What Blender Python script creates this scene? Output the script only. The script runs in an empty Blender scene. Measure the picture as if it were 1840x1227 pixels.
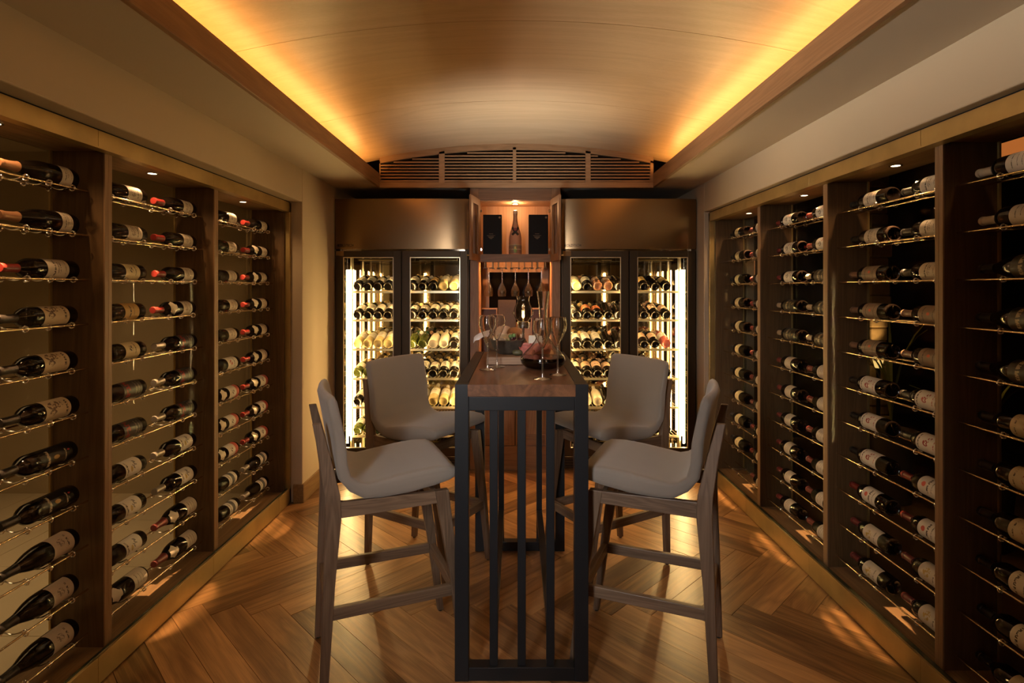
import bpy, math, random
from mathutils import Vector, Matrix
random.seed(7)
S = bpy.context.scene
COL = S.collection
R = math.radians
PI = math.pi

# ------------------------------------------------------------------ camera
cam_d = bpy.data.cameras.new('camera')
cam = bpy.data.objects.new('camera', cam_d); COL.objects.link(cam)
cam.location = (0, 0, 1.5); cam.rotation_euler = (R(90), 0, 0)
cam_d.sensor_width = 36.0
cam_d.lens = 36.0 * 1000.0 / 1840.0
cam_d.shift_x = -8.0 / 1840.0
cam_d.shift_y = -95.5 / 1840.0
cam_d.clip_start = 0.02
S.camera = cam

# ------------------------------------------------------------------ world, exposure, area lights
W = bpy.data.worlds.new('world'); S.world = W; W.use_nodes = True
W.node_tree.nodes['Background'].inputs[0].default_value = (0.9, 0.6, 0.4, 1)
W.node_tree.nodes['Background'].inputs[1].default_value = 0.0
S.view_settings.view_transform = 'Standard'
S.view_settings.look = 'None'
S.view_settings.exposure = 0.0
S.view_settings.gamma = 1.0
S.view_settings.use_curve_mapping = False
cy = S.cycles
cy.use_denoising = True
cy.sample_clamp_indirect = 4.0
cy.sample_clamp_direct = 0.0
cy.caustics_reflective = False; cy.caustics_refractive = False
cy.max_bounces = 10; cy.diffuse_bounces = 4; cy.glossy_bounces = 8
cy.transmission_bounces = 8; cy.transparent_max_bounces = 24

P = dict(cove=13.5, fridge=125.0, rack=8.0, beam=330.0, front=6.0, side=7.5, warm=2.2, soft=5.0, corridor=10.0, niche=2.6, glassniche=17.0, far=8.0, up=50.0)

def light(name, kind, loc, power, color, aim=None, size=0.1, size_y=None, spot=None, blend=0.5, radius=0.02):
    d = bpy.data.lights.new(name, kind); d.energy = power; d.color = color
    if kind == 'AREA':
        d.size = size
        if size_y: d.shape = 'RECTANGLE'; d.size_y = size_y
    else:
        d.shadow_soft_size = radius
    if spot: d.spot_size = R(spot); d.spot_blend = blend
    o = bpy.data.objects.new(name, d); COL.objects.link(o); o.location = loc
    if aim is not None:
        o.rotation_euler = (Vector(aim) - Vector(loc)).to_track_quat('-Z', 'Y').to_euler()
    return o

WARM = (1.0, 0.56, 0.24); AMBER = (1.0, 0.50, 0.14); NEUT = (1.0, 0.90, 0.82)
# fill lamps added for their light alone, without fixtures
fl = light('front_fill', 'AREA', (-0.85, -0.5, 1.75), P['front'], (0.98, 0.94, 0.92), aim=(0.1, 2.5, 0.95), size=0.30, size_y=1.1)  # added neutral fill for table and stools, highlights the glasses
sw = light('side_fill', 'AREA', (-0.9, 2.0, 1.93), P['side'], (1.0, 0.88, 0.76), size=3.2, size_y=0.06)  # added unseen strip that brightens the upper right wall and soffit
sw.rotation_euler = Matrix(((0, math.sin(R(18)), -math.cos(R(18))), (1, 0, 0), (0, -math.cos(R(18)), -math.sin(R(18))))).to_euler(); sw.data.spread = R(48)
fw_ = light('warm_fill', 'AREA', (0.9, -0.7, 1.8), P['warm'], (1.0, 0.62, 0.34), aim=(-1.75, 2.4, 0.8), size=0.25, size_y=1.0); fw_.data.spread = R(75)  # added weak amber fill to lift the left rack faces
fl.data.spread = R(55)
light('table_downlight', 'SPOT', (0.0, 1.55, 2.62), P['soft'] * 3, NEUT, aim=(0.02, 2.75, 1.0), spot=80, blend=0.8, radius=0.11)
light('vault_fill', 'SPOT', (0.02, 3.62, 1.65), P['up'], (0.92, 0.96, 1.0), aim=(0.0, 3.9, 2.65), spot=105, blend=1.0, radius=0.1)  # added unseen spot, stands in for light bounced onto the vault
cl_ = light('corridor_light', 'AREA', (-2.75, 2.2, 2.3), P['corridor'], (1.0, 0.66, 0.34), aim=(-2.75, 2.2, 0), size=0.7, size_y=2.6)
cl_.data.spread = R(100)

# ------------------------------------------------------------------ node helpers / materials
MATS = {}
def new_mat(name):
    m = bpy.data.materials.new(name); m.use_nodes = True
    nt = m.node_tree; nt.nodes.clear()
    out = nt.nodes.new('ShaderNodeOutputMaterial')
    MATS[name] = m
    return m, nt, out
def N(nt, t, **kw):
    n = nt.nodes.new(t)
    for k, v in kw.items(): setattr(n, k, v)
    return n
def L(nt, a, b): nt.links.new(a, b)
def M2(nt, op, a, b=None, c=None, clamp=False):
    n = N(nt, 'ShaderNodeMath', operation=op, use_clamp=clamp)
    for i, x in enumerate((a, b, c)):
        if x is None: continue
        if isinstance(x, (int, float)): n.inputs[i].default_value = x
        else: L(nt, x, n.inputs[i])
    return n.outputs[0]
def rgb(c): return (c[0], c[1], c[2], 1.0)
def mixc(nt, fac, a, b):
    n = N(nt, 'ShaderNodeMix', data_type='RGBA')
    if isinstance(fac, (int, float)): n.inputs[0].default_value = fac
    else: L(nt, fac, n.inputs[0])
    for i, x in ((6, a), (7, b)):
        if isinstance(x, tuple): n.inputs[i].default_value = rgb(x)
        else: L(nt, x, n.inputs[i])
    return n.outputs[2]
def prin(nt, out, **kw):
    b = N(nt, 'ShaderNodeBsdfPrincipled'); L(nt, b.outputs[0], out.inputs[0])
    for k, v in kw.items():
        if isinstance(v, tuple): b.inputs[k].default_value = rgb(v)
        elif isinstance(v, (int, float)): b.inputs[k].default_value = v
        else: L(nt, v, b.inputs[k])
    return b

def plain(name, col, rough=0.5, metal=0.0, spec=0.5, var=0.12, scale=12.0, bump=0.0, **kw):
    """principled with a light procedural variation"""
    m, nt, out = new_mat(name)
    tc = N(nt, 'ShaderNodeTexCoord')
    nz = N(nt, 'ShaderNodeTexNoise'); nz.inputs['Scale'].default_value = scale; nz.inputs['Detail'].default_value = 4
    L(nt, tc.outputs['Object'], nz.inputs['Vector'])
    c = mixc(nt, nz.outputs[0], tuple(x * (1 - var) for x in col), tuple(min(1, x * (1 + var)) for x in col))
    b = prin(nt, out, **{'Base Color': c, 'Roughness': rough, 'Metallic': metal, 'Specular IOR Level': spec}, **kw)
    if bump:
        bp = N(nt, 'ShaderNodeBump'); bp.inputs['Strength'].default_value = bump; bp.inputs['Distance'].default_value = 0.002
        L(nt, nz.outputs[0], bp.inputs['Height']); L(nt, bp.outputs[0], b.inputs['Normal'])
    return m

def wood(name, dark, lite, axis=2, rough=0.45, ring=9.0, stretch=0.07, contrast=1.0, coat=0.0, streak=None, spec=0.4, warp=2.5, var=0.35):
    """grain runs along local axis; every object gets its own piece of timber"""
    m, nt, out = new_mat(name)
    tc = N(nt, 'ShaderNodeTexCoord'); oi = N(nt, 'ShaderNodeObjectInfo')
    off = N(nt, 'ShaderNodeVectorMath', operation='SCALE'); off.inputs[0].default_value = (37.0, 53.0, 71.0)
    L(nt, oi.outputs['Random'], off.inputs['Scale'])
    add = N(nt, 'ShaderNodeVectorMath', operation='ADD'); L(nt, tc.outputs['Object'], add.inputs[0]); L(nt, off.outputs[0], add.inputs[1])
    mp = N(nt, 'ShaderNodeMapping'); sc = [1.0, 1.0, 1.0]; sc[axis] = stretch; mp.inputs['Scale'].default_value = sc
    L(nt, add.outputs[0], mp.inputs[0])
    n1 = N(nt, 'ShaderNodeTexNoise'); n1.inputs['Scale'].default_value = ring; n1.inputs['Detail'].default_value = 3; n1.inputs['Distortion'].default_value = 0.6
    L(nt, mp.outputs[0], n1.inputs[0])
    rings = M2(nt, 'FRACT', M2(nt, 'MULTIPLY', n1.outputs[0], warp * 4))
    rings = M2(nt, 'ABSOLUTE', M2(nt, 'SUBTRACT', M2(nt, 'MULTIPLY', rings, 2.0), 1.0))
    mp2 = N(nt, 'ShaderNodeMapping'); sc2 = [1.0, 1.0, 1.0]; sc2[axis] = 0.02; mp2.inputs['Scale'].default_value = sc2
    L(nt, add.outputs[0], mp2.inputs[0])
    n2 = N(nt, 'ShaderNodeTexNoise'); n2.inputs['Scale'].default_value = 260; n2.inputs['Detail'].default_value = 3
    L(nt, mp2.outputs[0], n2.inputs[0])
    f = M2(nt, 'ADD', M2(nt, 'MULTIPLY', rings, 0.45 * contrast), M2(nt, 'MULTIPLY', n2.outputs[0], 0.55))
    f = M2(nt, 'ADD', f, M2(nt, 'MULTIPLY', M2(nt, 'SUBTRACT', oi.outputs['Random'], 0.5), var), clamp=True)
    c = mixc(nt, f, dark, lite)
    if streak:
        n3 = N(nt, 'ShaderNodeTexNoise'); n3.inputs['Scale'].default_value = ring * 0.8; n3.inputs['Detail'].default_value = 2
        L(nt, mp.outputs[0], n3.inputs[0])
        k = M2(nt, 'MULTIPLY', M2(nt, 'SUBTRACT', n3.outputs[0], 0.6, clamp=True), 5.0, clamp=True)
        c = mixc(nt, k, c, streak)
    b = prin(nt, out, **{'Base Color': c, 'Roughness': rough, 'Specular IOR Level': spec, 'Coat Weight': coat, 'Coat Roughness': 0.25})
    bp = N(nt, 'ShaderNodeBump'); bp.inputs['Strength'].default_value = 0.15; bp.inputs['Distance'].default_value = 0.001
    L(nt, n2.outputs[0], bp.inputs['Height']); L(nt, bp.outputs[0], b.inputs['Normal'])
    return m

def emit(name, col, strength):
    m, nt, out = new_mat(name)
    e = N(nt, 'ShaderNodeEmission'); e.inputs[0].default_value = rgb(col); e.inputs[1].default_value = strength
    L(nt, e.outputs[0], out.inputs[0]); return m

def thin_glass(name, tint=(0.97, 0.97, 0.97), blend=0.25, rough=0.0, add=0.02, gcol=(1, 1, 1), mul=1.0):
    m, nt, out = new_mat(name)
    t = N(nt, 'ShaderNodeBsdfTransparent'); t.inputs[0].default_value = rgb(tint)
    g = N(nt, 'ShaderNodeBsdfGlossy'); g.inputs['Roughness'].default_value = rough; g.inputs['Color'].default_value = rgb(gcol)
    lw = N(nt, 'ShaderNodeLayerWeight'); lw.inputs[0].default_value = blend
    f = M2(nt, 'ADD', M2(nt, 'MULTIPLY', lw.outputs['Fresnel'], mul), add, clamp=True)
    mx = N(nt, 'ShaderNodeMixShader'); L(nt, f, mx.inputs[0]); L(nt, t.outputs[0], mx.inputs[1]); L(nt, g.outputs[0], mx.inputs[2])
    L(nt, mx.outputs[0], out.inputs[0]); return m

m_plaster = plain('plaster', (0.52, 0.43, 0.30), 0.85, var=0.04, scale=3)
m_ceil = plain('ceiling_plaster', (0.55, 0.48, 0.38), 0.85, var=0.03, scale=3)
m_brass = plain('aged_brass', (0.50, 0.37, 0.15), 0.40, metal=0.8, var=0.35, scale=7)
m_rod = plain('brass_rod', (0.72, 0.55, 0.34), 0.22, metal=1.0, var=0.05)
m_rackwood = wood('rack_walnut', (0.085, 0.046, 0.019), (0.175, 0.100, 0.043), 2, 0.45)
m_rackwood_y = wood('rack_walnut_long', (0.19, 0.115, 0.058), (0.36, 0.225, 0.115), 1, 0.45)
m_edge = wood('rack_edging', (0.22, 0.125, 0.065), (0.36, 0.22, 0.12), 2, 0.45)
m_vault = wood('vault_oak', (0.46, 0.30, 0.15), (0.66, 0.46, 0.26), 0, 0.35, ring=5, stretch=0.05, contrast=0.6, warp=1.5)
m_lip = wood('lip_oak', (0.20, 0.105, 0.045), (0.34, 0.19, 0.09), 1, 0.5, ring=8)
m_louver = wood('louver_oak', (0.27, 0.15, 0.065), (0.44, 0.26, 0.13), 0, 0.45)
m_cab = wood('cabinet_oak', (0.19, 0.095, 0.042), (0.34, 0.18, 0.085), 2, 0.45)
m_cab_x = wood('cabinet_oak_across', (0.17, 0.085, 0.04), (0.30, 0.16, 0.08), 0, 0.45)
m_niche = wood('niche_oak', (0.52, 0.28, 0.14), (0.72, 0.44, 0.25), 2, 0.45, ring=7)
m_stoolw = wood('stool_walnut', (0.085, 0.052, 0.031), (0.22, 0.145, 0.092), 2, 0.45, ring=14)
m_tabletop = wood('table_walnut', (0.024, 0.010, 0.005), (0.19, 0.084, 0.038), 1, 0.30, ring=7, stretch=0.25, contrast=1.2, warp=1.6, coat=0.2)
m_board = wood('board_maple', (0.19, 0.105, 0.055), (0.36, 0.22, 0.13), 0, 0.5)
m_base = wood('skirting_oak', (0.20, 0.12, 0.05), (0.34, 0.22, 0.10), 1, 0.5)
m_plank = wood('plank_timber', (0.12, 0.055, 0.020), (0.56, 0.30, 0.12), 0, 0.33, ring=8.0, stretch=0.11, contrast=0.75, streak=(0.085, 0.03, 0.014), spec=0.5, warp=1.7, coat=0.15, var=0.75)
m_sub = plain('subfloor', (0.02, 0.012, 0.008), 0.9)
m_steel = plain('brushed_steel', (0.29, 0.195, 0.105), 0.24, metal=1.0, var=0.05, scale=2)
m_dsteel = plain('door_steel', (0.060, 0.042, 0.024), 0.42, metal=0.7, var=0.05)
m_mirror = plain('polished_liner', (0.50, 0.45, 0.36), 0.045, metal=1.0, var=0.03)
m_shelf = plain('shelf_steel', (0.85, 0.75, 0.55), 0.30, metal=0.8, var=0.03)
m_black = plain('black_steel', (0.011, 0.012, 0.014), 0.36, metal=0.0, spec=0.35, var=0.1)
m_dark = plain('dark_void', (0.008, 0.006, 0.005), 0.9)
m_blackcard = plain('black_card', (0.006, 0.004, 0.004), 0.5, spec=0.15)
m_gold = plain('gold_foil', (0.60, 0.42, 0.18), 0.35, metal=0.8)
m_chan = plain('dark_green_glass_edge', (0.035, 0.036, 0.018), 0.25)
m_chrome = plain('chrome', (0.75, 0.72, 0.68), 0.12, metal=1.0, var=0.02)
m_fabric = plain('taupe_upholstery', (0.215, 0.183, 0.150), 0.85, var=0.05, scale=6, bump=0.15, **{'Sheen Weight': 0.25})
m_seam = plain('seam_thread', (0.16, 0.13, 0.11), 0.9)
m_rub = plain('rubber', (0.02, 0.02, 0.02), 0.7)
m_wine = plain('red_wine', (0.010, 0.001, 0.002), 0.08, var=0.0, spec=0.6)
m_pane = thin_glass('clear_pane', (0.985, 0.99, 0.98), 0.05, 0.0, 0.0, mul=0.08)
m_backpane = thin_glass('smoked_pane', (0.88, 0.86, 0.80), 0.10, 0.0, 0.01, (0.9, 0.9, 0.9), mul=0.3)
m_fpane = thin_glass('fridge_pane', (0.95, 0.97, 0.95), 0.08, 0.0, 0.0)
m_thin = thin_glass('thin_glass', (0.97, 0.97, 0.965), 0.10, 0.01, 0.03)
def real_glass(name, rough=0.0):
    m, nt, out = new_mat(name)
    g = N(nt, 'ShaderNodeBsdfGlass'); g.inputs['Color'].default_value = (0.98, 0.98, 0.97, 1); g.inputs['IOR'].default_value = 1.5; g.inputs['Roughness'].default_value = rough
    L(nt, g.outputs[0], out.inputs[0]); return m
m_stemware = real_glass('stemware', 0.0)
m_acrylic = thin_glass('acrylic', (0.95, 0.94, 0.92), 0.5, 0.12, 0.22)
m_solidglass = thin_glass('solid_glass', (0.98, 0.98, 0.97), 0.35, 0.12, 0.22)
m_cove = emit('cove_led', AMBER, P['cove'])
m_tube = emit('fridge_tube', (1.0, 0.61, 0.24), P['fridge'])
m_tube2 = emit('fridge_tube_side', (1.0, 0.61, 0.24), 22.0)
m_puck = emit('puck_led', (1.0, 0.78, 0.5), 10.0)
m_flame = emit('flame', (1.0, 0.52, 0.18), 9.0)
m_stripled = emit('niche_led', (1.0, 0.40, 0.10), 7.0)
m_shade = emit('lit_linen', (1.0, 0.30, 0.07), 0.55)
m_sconce = emit('sconce_glow', (1.0, 0.66, 0.22), 1.2)

# ------------------------------------------------------------------ mesh builder
class MB:
    def __init__(s): s.v = []; s.f = []; s.uv = None
    def box(s, x0, x1, y0, y1, z0, z1):
        if x0 > x1: x0, x1 = x1, x0
        if y0 > y1: y0, y1 = y1, y0
        if z0 > z1: z0, z1 = z1, z0
        n = len(s.v)
        s.v += [(x0,y0,z0),(x1,y0,z0),(x1,y1,z0),(x0,y1,z0),(x0,y0,z1),(x1,y0,z1),(x1,y1,z1),(x0,y1,z1)]
        s.f += [tuple(n+i for i in q) for q in ((0,3,2,1),(4,5,6,7),(0,1,5,4),(1,2,6,5),(2,3,7,6),(3,0,4,7))]
        return s
    def hexa(s, a, b):
        """a, b: 4 points each, two end loops of a bar"""
        n = len(s.v); s.v += [tuple(p) for p in a] + [tuple(p) for p in b]
        s.f += [(n+3,n+2,n+1,n), (n+4,n+5,n+6,n+7)] + [(n+i, n+(i+1)%4, n+4+(i+1)%4, n+4+i) for i in range(4)]
        return s
    def loops(s, rows, closed=False, cap=True):
        """rows of equal length rings"""
        n = len(s.v); k = len(rows[0])
        for r in rows: s.v += [tuple(p) for p in r]
        m = len(rows)
        for j in range(m - 1 + (1 if closed else 0)):
            a = n + j*k; b = n + ((j+1) % m)*k
            for i in range(k): s.f.append((a+i, a+(i+1)%k, b+(i+1)%k, b+i))
        if cap and not closed:
            s.f.append(tuple(n+i for i in reversed(range(k)))); s.f.append(tuple(n+(m-1)*k+i for i in range(k)))
        return s
    def lathe(s, prof, seg=24, c=(0,0,0)):
        n = len(s.v); cx, cy_, cz = c
        rings = []
        for r, z in prof:
            if r < 1e-6:
                rings.append([len(s.v)]); s.v.append((cx, cy_, cz+z))
            else:
                b = len(s.v); rings.append(list(range(b, b+seg)))
                for i in range(seg):
                    a = 2*PI*i/seg; s.v.append((cx+r*math.cos(a), cy_+r*math.sin(a), cz+z))
        for A, B in zip(rings, rings[1:]):
            for i in range(seg):
                j = (i+1) % seg
                if len(A) == 1 and len(B) == 1: continue
                if len(A) == 1: s.f.append((A[0], B[j], B[i]))
                elif len(B) == 1: s.f.append((A[i], A[j], B[0]))
                else: s.f.append((A[i], A[j], B[j], B[i]))
        return s
    def tube(s, pts, r, seg=8, closed=False):
        pts = [Vector(p) for p in pts]; n = len(pts)
        rows = []; up = None
        for i, p in enumerate(pts):
            a = pts[i-1] if (i > 0 or closed) else p; b = pts[(i+1) % n] if (i < n-1 or closed) else p
            t = (b-a).normalized()
            if up is None:
                up = Vector((0,0,1)) if abs(t.z) < 0.9 else Vector((1,0,0))
            x = t.cross(up).normalized(); y = x.cross(t).normalized(); up = y
            rr = r[i] if isinstance(r, (list, tuple)) else r
            rows.append([p + (x*math.cos(2*PI*k/seg) + y*math.sin(2*PI*k/seg))*rr for k in range(seg)])
        return s.loops(rows, closed=closed)
    def ball(s, c, r, seg=12, rings=8, sc=(1,1,1)):
        n = len(s.v); base = MB().lathe([(r*math.sin(PI*i/rings), -r*math.cos(PI*i/rings)) for i in range(rings+1)], seg)
        s.v += [(c[0]+x*sc[0], c[1]+y*sc[1], c[2]+z*sc[2]) for x, y, z in base.v]
        s.f += [tuple(n+i for i in f) for f in base.f]; return s
    def prism(s, poly, z0, z1):
        return s.loops([[(x, y, z0) for x, y in poly], [(x, y, z1) for x, y in poly]])
    def mesh(s, name, org=(0,0,0), smooth=None):
        me = bpy.data.meshes.new(name)
        ox, oy, oz = org
        me.from_pydata([(x-ox, y-oy, z-oz) for x, y, z in s.v], [], s.f)
        if s.uv:
            ul = me.uv_layers.new(name='uv')
            for p in me.polygons:
                for li in p.loop_indices: ul.data[li].uv = s.uv[me.loops[li].vertex_index]
        me.update()
        if smooth is not None:
            me.shade_smooth()
            me.set_sharp_from_angle(angle=R(smooth))
        return me

ORG = {}
def tag(o, label=None, cat=None, group=None, kind=None):
    if label: o['label'] = label
    if cat: o['category'] = cat
    if group: o['group'] = group
    if kind: o['kind'] = kind
    return o
def empty(name, loc=(0,0,0), label=None, cat=None, group=None):
    o = bpy.data.objects.new(name, None); COL.objects.link(o); o.location = loc
    o.empty_display_size = 0.05
    ORG[o.name] = Vector(loc)
    return tag(o, label, cat, group)
def part(name, mb, mat, parent=None, smooth=None, bevel=0.0, label=None, me=None, segs=2):
    org = ORG.get(parent.name, Vector((0,0,0))) if parent is not None else Vector((0,0,0))
    if me is None: me = mb.mesh(name, org, smooth)
    if not me.materials: me.materials.append(mat)
    o = bpy.data.objects.new(name, me); COL.objects.link(o)
    if parent is not None: o.parent = parent
    ORG[o.name] = org
    if bevel:
        b = o.modifiers.new('bevel', 'BEVEL'); b.width = bevel; b.segments = segs; b.limit_method = 'ANGLE'; b.angle_limit = R(40)
    if label: o['label'] = label
    return o
def solo(name, mb, mat, org, label, cat, group=None, smooth=None, bevel=0.0):
    """a thing that is one mesh, origin at org"""
    me = mb.mesh(name, org, smooth); me.materials.append(mat)
    o = bpy.data.objects.new(name, me); COL.objects.link(o); o.location = org
    ORG[o.name] = Vector(org)
    if bevel:
        b = o.modifiers.new('bevel', 'BEVEL'); b.width = bevel; b.segments = 2; b.limit_method = 'ANGLE'; b.angle_limit = R(40)
    return tag(o, label, cat, group)
def struct(name, mb, mat, smooth=None, bevel=0.0, parent=None):
    o = part(name, mb, mat, parent, smooth, bevel); 
    if parent is None: o['kind'] = 'structure'
    return o
def copy_tree(o, parent=None):
    c = o.copy(); COL.objects.link(c); c.parent = parent
    for k in ('label', 'group'):
        if parent is None and k in c: del c[k]
    for ch in o.children: copy_tree(ch, c)
    return c

ORD = ['first', 'second', 'third', 'fourth', 'fifth', 'sixth', 'seventh', 'eighth', 'ninth', 'tenth', 'eleventh']

# ================================================================== SETTING
# ---- floor with 45 degree herringbone planks
floor = struct('floor', MB().box(-1.95, 1.95, -1.3, 5.4, -0.08, -0.012), m_sub)
def clip(poly, axis, lim, keep_less):
    out = []
    for i, p in enumerate(poly):
        q = poly[(i+1) % len(poly)]
        ip = (p[axis] <= lim) if keep_less else (p[axis] >= lim)
        iq = (q[axis] <= lim) if keep_less else (q[axis] >= lim)
        if ip: out.append(p)
        if ip != iq:
            t = (lim - p[axis]) / (q[axis] - p[axis])
            out.append((p[0] + t*(q[0]-p[0]), p[1] + t*(q[1]-p[1])))
    return out
PW = 0.13; NL = 6; c45 = math.sqrt(0.5)
def w2(u, v): return (PW*(u+v)*c45 - 1.588, PW*(v-u)*c45 + 2.6 - PW*0.5*c45)
def plank_poly(u0, u1, v0, v1):
    g = 0.006
    pl = [w2(u0+g, v0+g), w2(u1-g, v0+g), w2(u1-g, v1-g), w2(u0+g, v1-g)]
    for ax, lim, less in ((0, -1.85, False), (0, 1.85, True), (1, 0.75, False), (1, 4.95, True)):
        if len(pl) >= 3: pl = clip(pl, ax, lim, less)
    return pl
n_pl = 0
for k in range(-60, 60):
    for m in range(-8, 9):
        for kind in (0, 1):
            a, b = k + m*NL, k - m*NL
            if kind == 0: pl = plank_poly(a, a+NL, b, b+1)
            else: pl = plank_poly(a, a+1, b+1, b+1+NL)
            if len(pl) < 3: continue
            cx = sum(p[0] for p in pl)/len(pl); cyy = sum(p[1] for p in pl)/len(pl)
            ar = abs(sum(pl[i][0]*pl[(i+1)%len(pl)][1]-pl[(i+1)%len(pl)][0]*pl[i][1] for i in range(len(pl))))/2
            if ar < 0.0008: continue
            ang = -PI/4 if kind == 0 else PI/4
            ca, sa = math.cos(-ang), math.sin(-ang)
            loc = [((x-cx)*ca-(y-cyy)*sa, (x-cx)*sa+(y-cyy)*ca) for x, y in pl]
            if sum(loc[i][0]*loc[(i+1)%len(loc)][1]-loc[(i+1)%len(loc)][0]*loc[i][1] for i in range(len(loc))) < 0: loc.reverse()
            ins = []
            for x, y in loc:
                d = math.hypot(x, y) or 1; ins.append((x - x/d*0.0016, y - y/d*0.0016))
            mb = MB().loops([[(x, y, -0.012) for x, y in loc], [(x, y, -0.0012) for x, y in loc], [(x, y, 0.0) for x, y in ins]])
            me = mb.mesh('plank'); me.materials.append(m_plank)
            o = bpy.data.objects.new('plank', me); COL.objects.link(o); o.parent = floor
            o.location = (cx, cyy, random.uniform(-0.0004, 0.0)); o.rotation_euler = (0, 0, ang); n_pl += 1
# ---- walls
XL, XR = -1.5, 1.49         # finished wall planes
NEAR = 1.30                 # near end of racks
LF, RF = 3.90, 4.42         # far end of rack niches
ZN = 2.105; ZC = 2.335
wl = MB().box(XL-0.4, XL, -1.2, LF, ZN, ZC+0.4).box(XL-0.4, XL, LF, 5.3, 0, ZC+0.4).box(XL-0.4, XL, -1.2, NEAR, 0, ZN)
struct('wall_left', wl, m_plaster, bevel=0.006)
wr = MB().box(XR, XR+0.4, -1.2, RF, ZN, ZC+0.4).box(XR, XR+0.4, RF, 5.3, 0, ZC+0.4).box(XR, XR+0.4, -1.2, NEAR, 0, ZN)
struct('wall_right', wr, m_plaster, bevel=0.006)
struct('wall_back', MB().box(-1.9, 1.9, 5.3, 5.4, 0, 2.8), m_dark)
struct('wall_front', MB().box(-1.9, 1.9, -1.3, -1.2, 0, 2.8), m_plaster)
struct('baseboard_left', MB().box(XL, XL+0.014, LF, 4.62, 0, 0.13).box(XL-0.06, XL+0.014, LF-0.014, LF, 0, 0.13), m_base, bevel=0.003)
struct('baseboard_right', MB().box(XR-0.014, XR, RF, 4.62, 0, 0.13), m_base, bevel=0.003)
# ---- ceiling: plaster soffit, oak lip, vault
XO = 1.12
so = MB()
for s in (-1, 1): so.box(s*XO, s*1.9, -1.2, 5.3, ZC, ZC+0.03)
so.box(-XO, XO, 4.60, 5.3, ZC, ZC+0.03)
ceiling = struct('ceiling', so, m_ceil)
tr = MB()
for s in (-1, 1):
    tr.box(s*(XO+0.02), s*1.36, -1.2, 4.60, 2.365, 2.375)
    tr.box(s*1.34, s*1.36, -1.2, 4.60, 2.375, 2.70)
part('cove_trough', tr, m_ceil, ceiling)
for s, nm in ((-1, 'trim_1'), (1, 'trim_2')):
    struct(nm, MB().box(s*(XO-0.002), s*(XO+0.022), -1.2, 4.56, ZC-0.006, 2.438), m_lip, bevel=0.002)
def vz(x): return 2.683 - 0.09*x*x
ys = [-1.2, 0.35, 1.40, 2.46, 3.51, 4.62]
for a, b in zip(ys, ys[1:]):
    rows = []
    for i in range(41):
        x = -1.36 + 2.72*i/40
        rows.append([(x, a+0.0015, vz(x)), (x, b-0.0015, vz(x)), (x, b-0.0015, vz(x)+0.02), (x, a+0.0015, vz(x)+0.02)])
    part('vault_panel', MB().loops(rows), m_vault, ceiling, smooth=30)
part('roof_slab', MB().box(-1.9, 1.9, -1.3, 5.4, 2.76, 2.80), m_dark, ceiling)
for s in (-1, 1):
    e = empty('cove_light_strip', (s*1.22, 1.7, 2.375), 'amber strip light hidden behind the %s edge of the vaulted ceiling' % ('left' if s < 0 else 'right'), 'light')
    part('led_strip', MB().box(s*1.19, s*1.26, -1.0, 4.5, 2.377, 2.383), m_cove, e)

# ---- louvred gable panel
lw = empty('louvre_panel', (0, 4.56, ZC), 'arched oak ventilation panel with horizontal louvres under the vault', 'vent')
Y0, Y1 = 4.55, 4.58
def arch(x0, x1, za, off, n=24):
    """front outline: bottom z=za (flat) top = vault - off"""
    rows = []
    for i in range(n+1):
        x = x0 + (x1-x0)*i/n
        rows.append([(x, Y0, za(x)), (x, Y1, za(x)), (x, Y1, vz(x)-off), (x, Y0, vz(x)-off)])
    return MB().loops(rows)
part('arch_rail', arch(-XO, XO, lambda x: vz(x)-0.048, 0.0), m_louver, lw, smooth=30)
part('bottom_rail', MB().box(-XO, XO, Y0, Y1, ZC-0.012, ZC+0.034), m_louver, lw, bevel=0.002)
def px(x, d): return (x-928.0)*d/1000.0
def pz(y, d): return 1.5-(y-518.0)*d/1000.0
stx = [(-XO, px(684, 4.56)), (px(789, 4.56), px(799, 4.56)), (px(921.5, 4.56), px(927.5, 4.56)), (px(1052, 4.56), px(1061, 4.56)), (px(1168, 4.56), XO)]
for i, (a, b) in enumerate(stx):
    part('stile', arch(a, b, lambda x: ZC+0.03, 0.03, 4), m_louver, lw)
for (a, b), (c_, d_) in zip(stx, stx[1:]):
    z = ZC + 0.046; xa, xb = b-0.002, c_+0.002
    while z < vz(0) - 0.055:
        lim = math.sqrt(max(0, (2.683-0.052-z-0.006)/0.09))
        x0, x1 = max(xa, -lim), min(xb, lim)
        if x1 - x0 > 0.05:
            part('slat', MB().hexa([(x0, Y0+0.004, z-0.0085), (x0, Y0+0.004, z+0.003), (x0, Y1-0.002, z+0.0105), (x0, Y1-0.002, z+0.004)],
                                    [(x1, Y0+0.004, z-0.0085), (x1, Y0+0.004, z+0.003), (x1, Y1-0.002, z+0.0105), (x1, Y1-0.002, z+0.004)]), m_louver, lw)
        z += 0.0255
part('backing', arch(-XO, XO, lambda x: ZC, 0.01), m_dark, lw).location.y += 0.035

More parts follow.
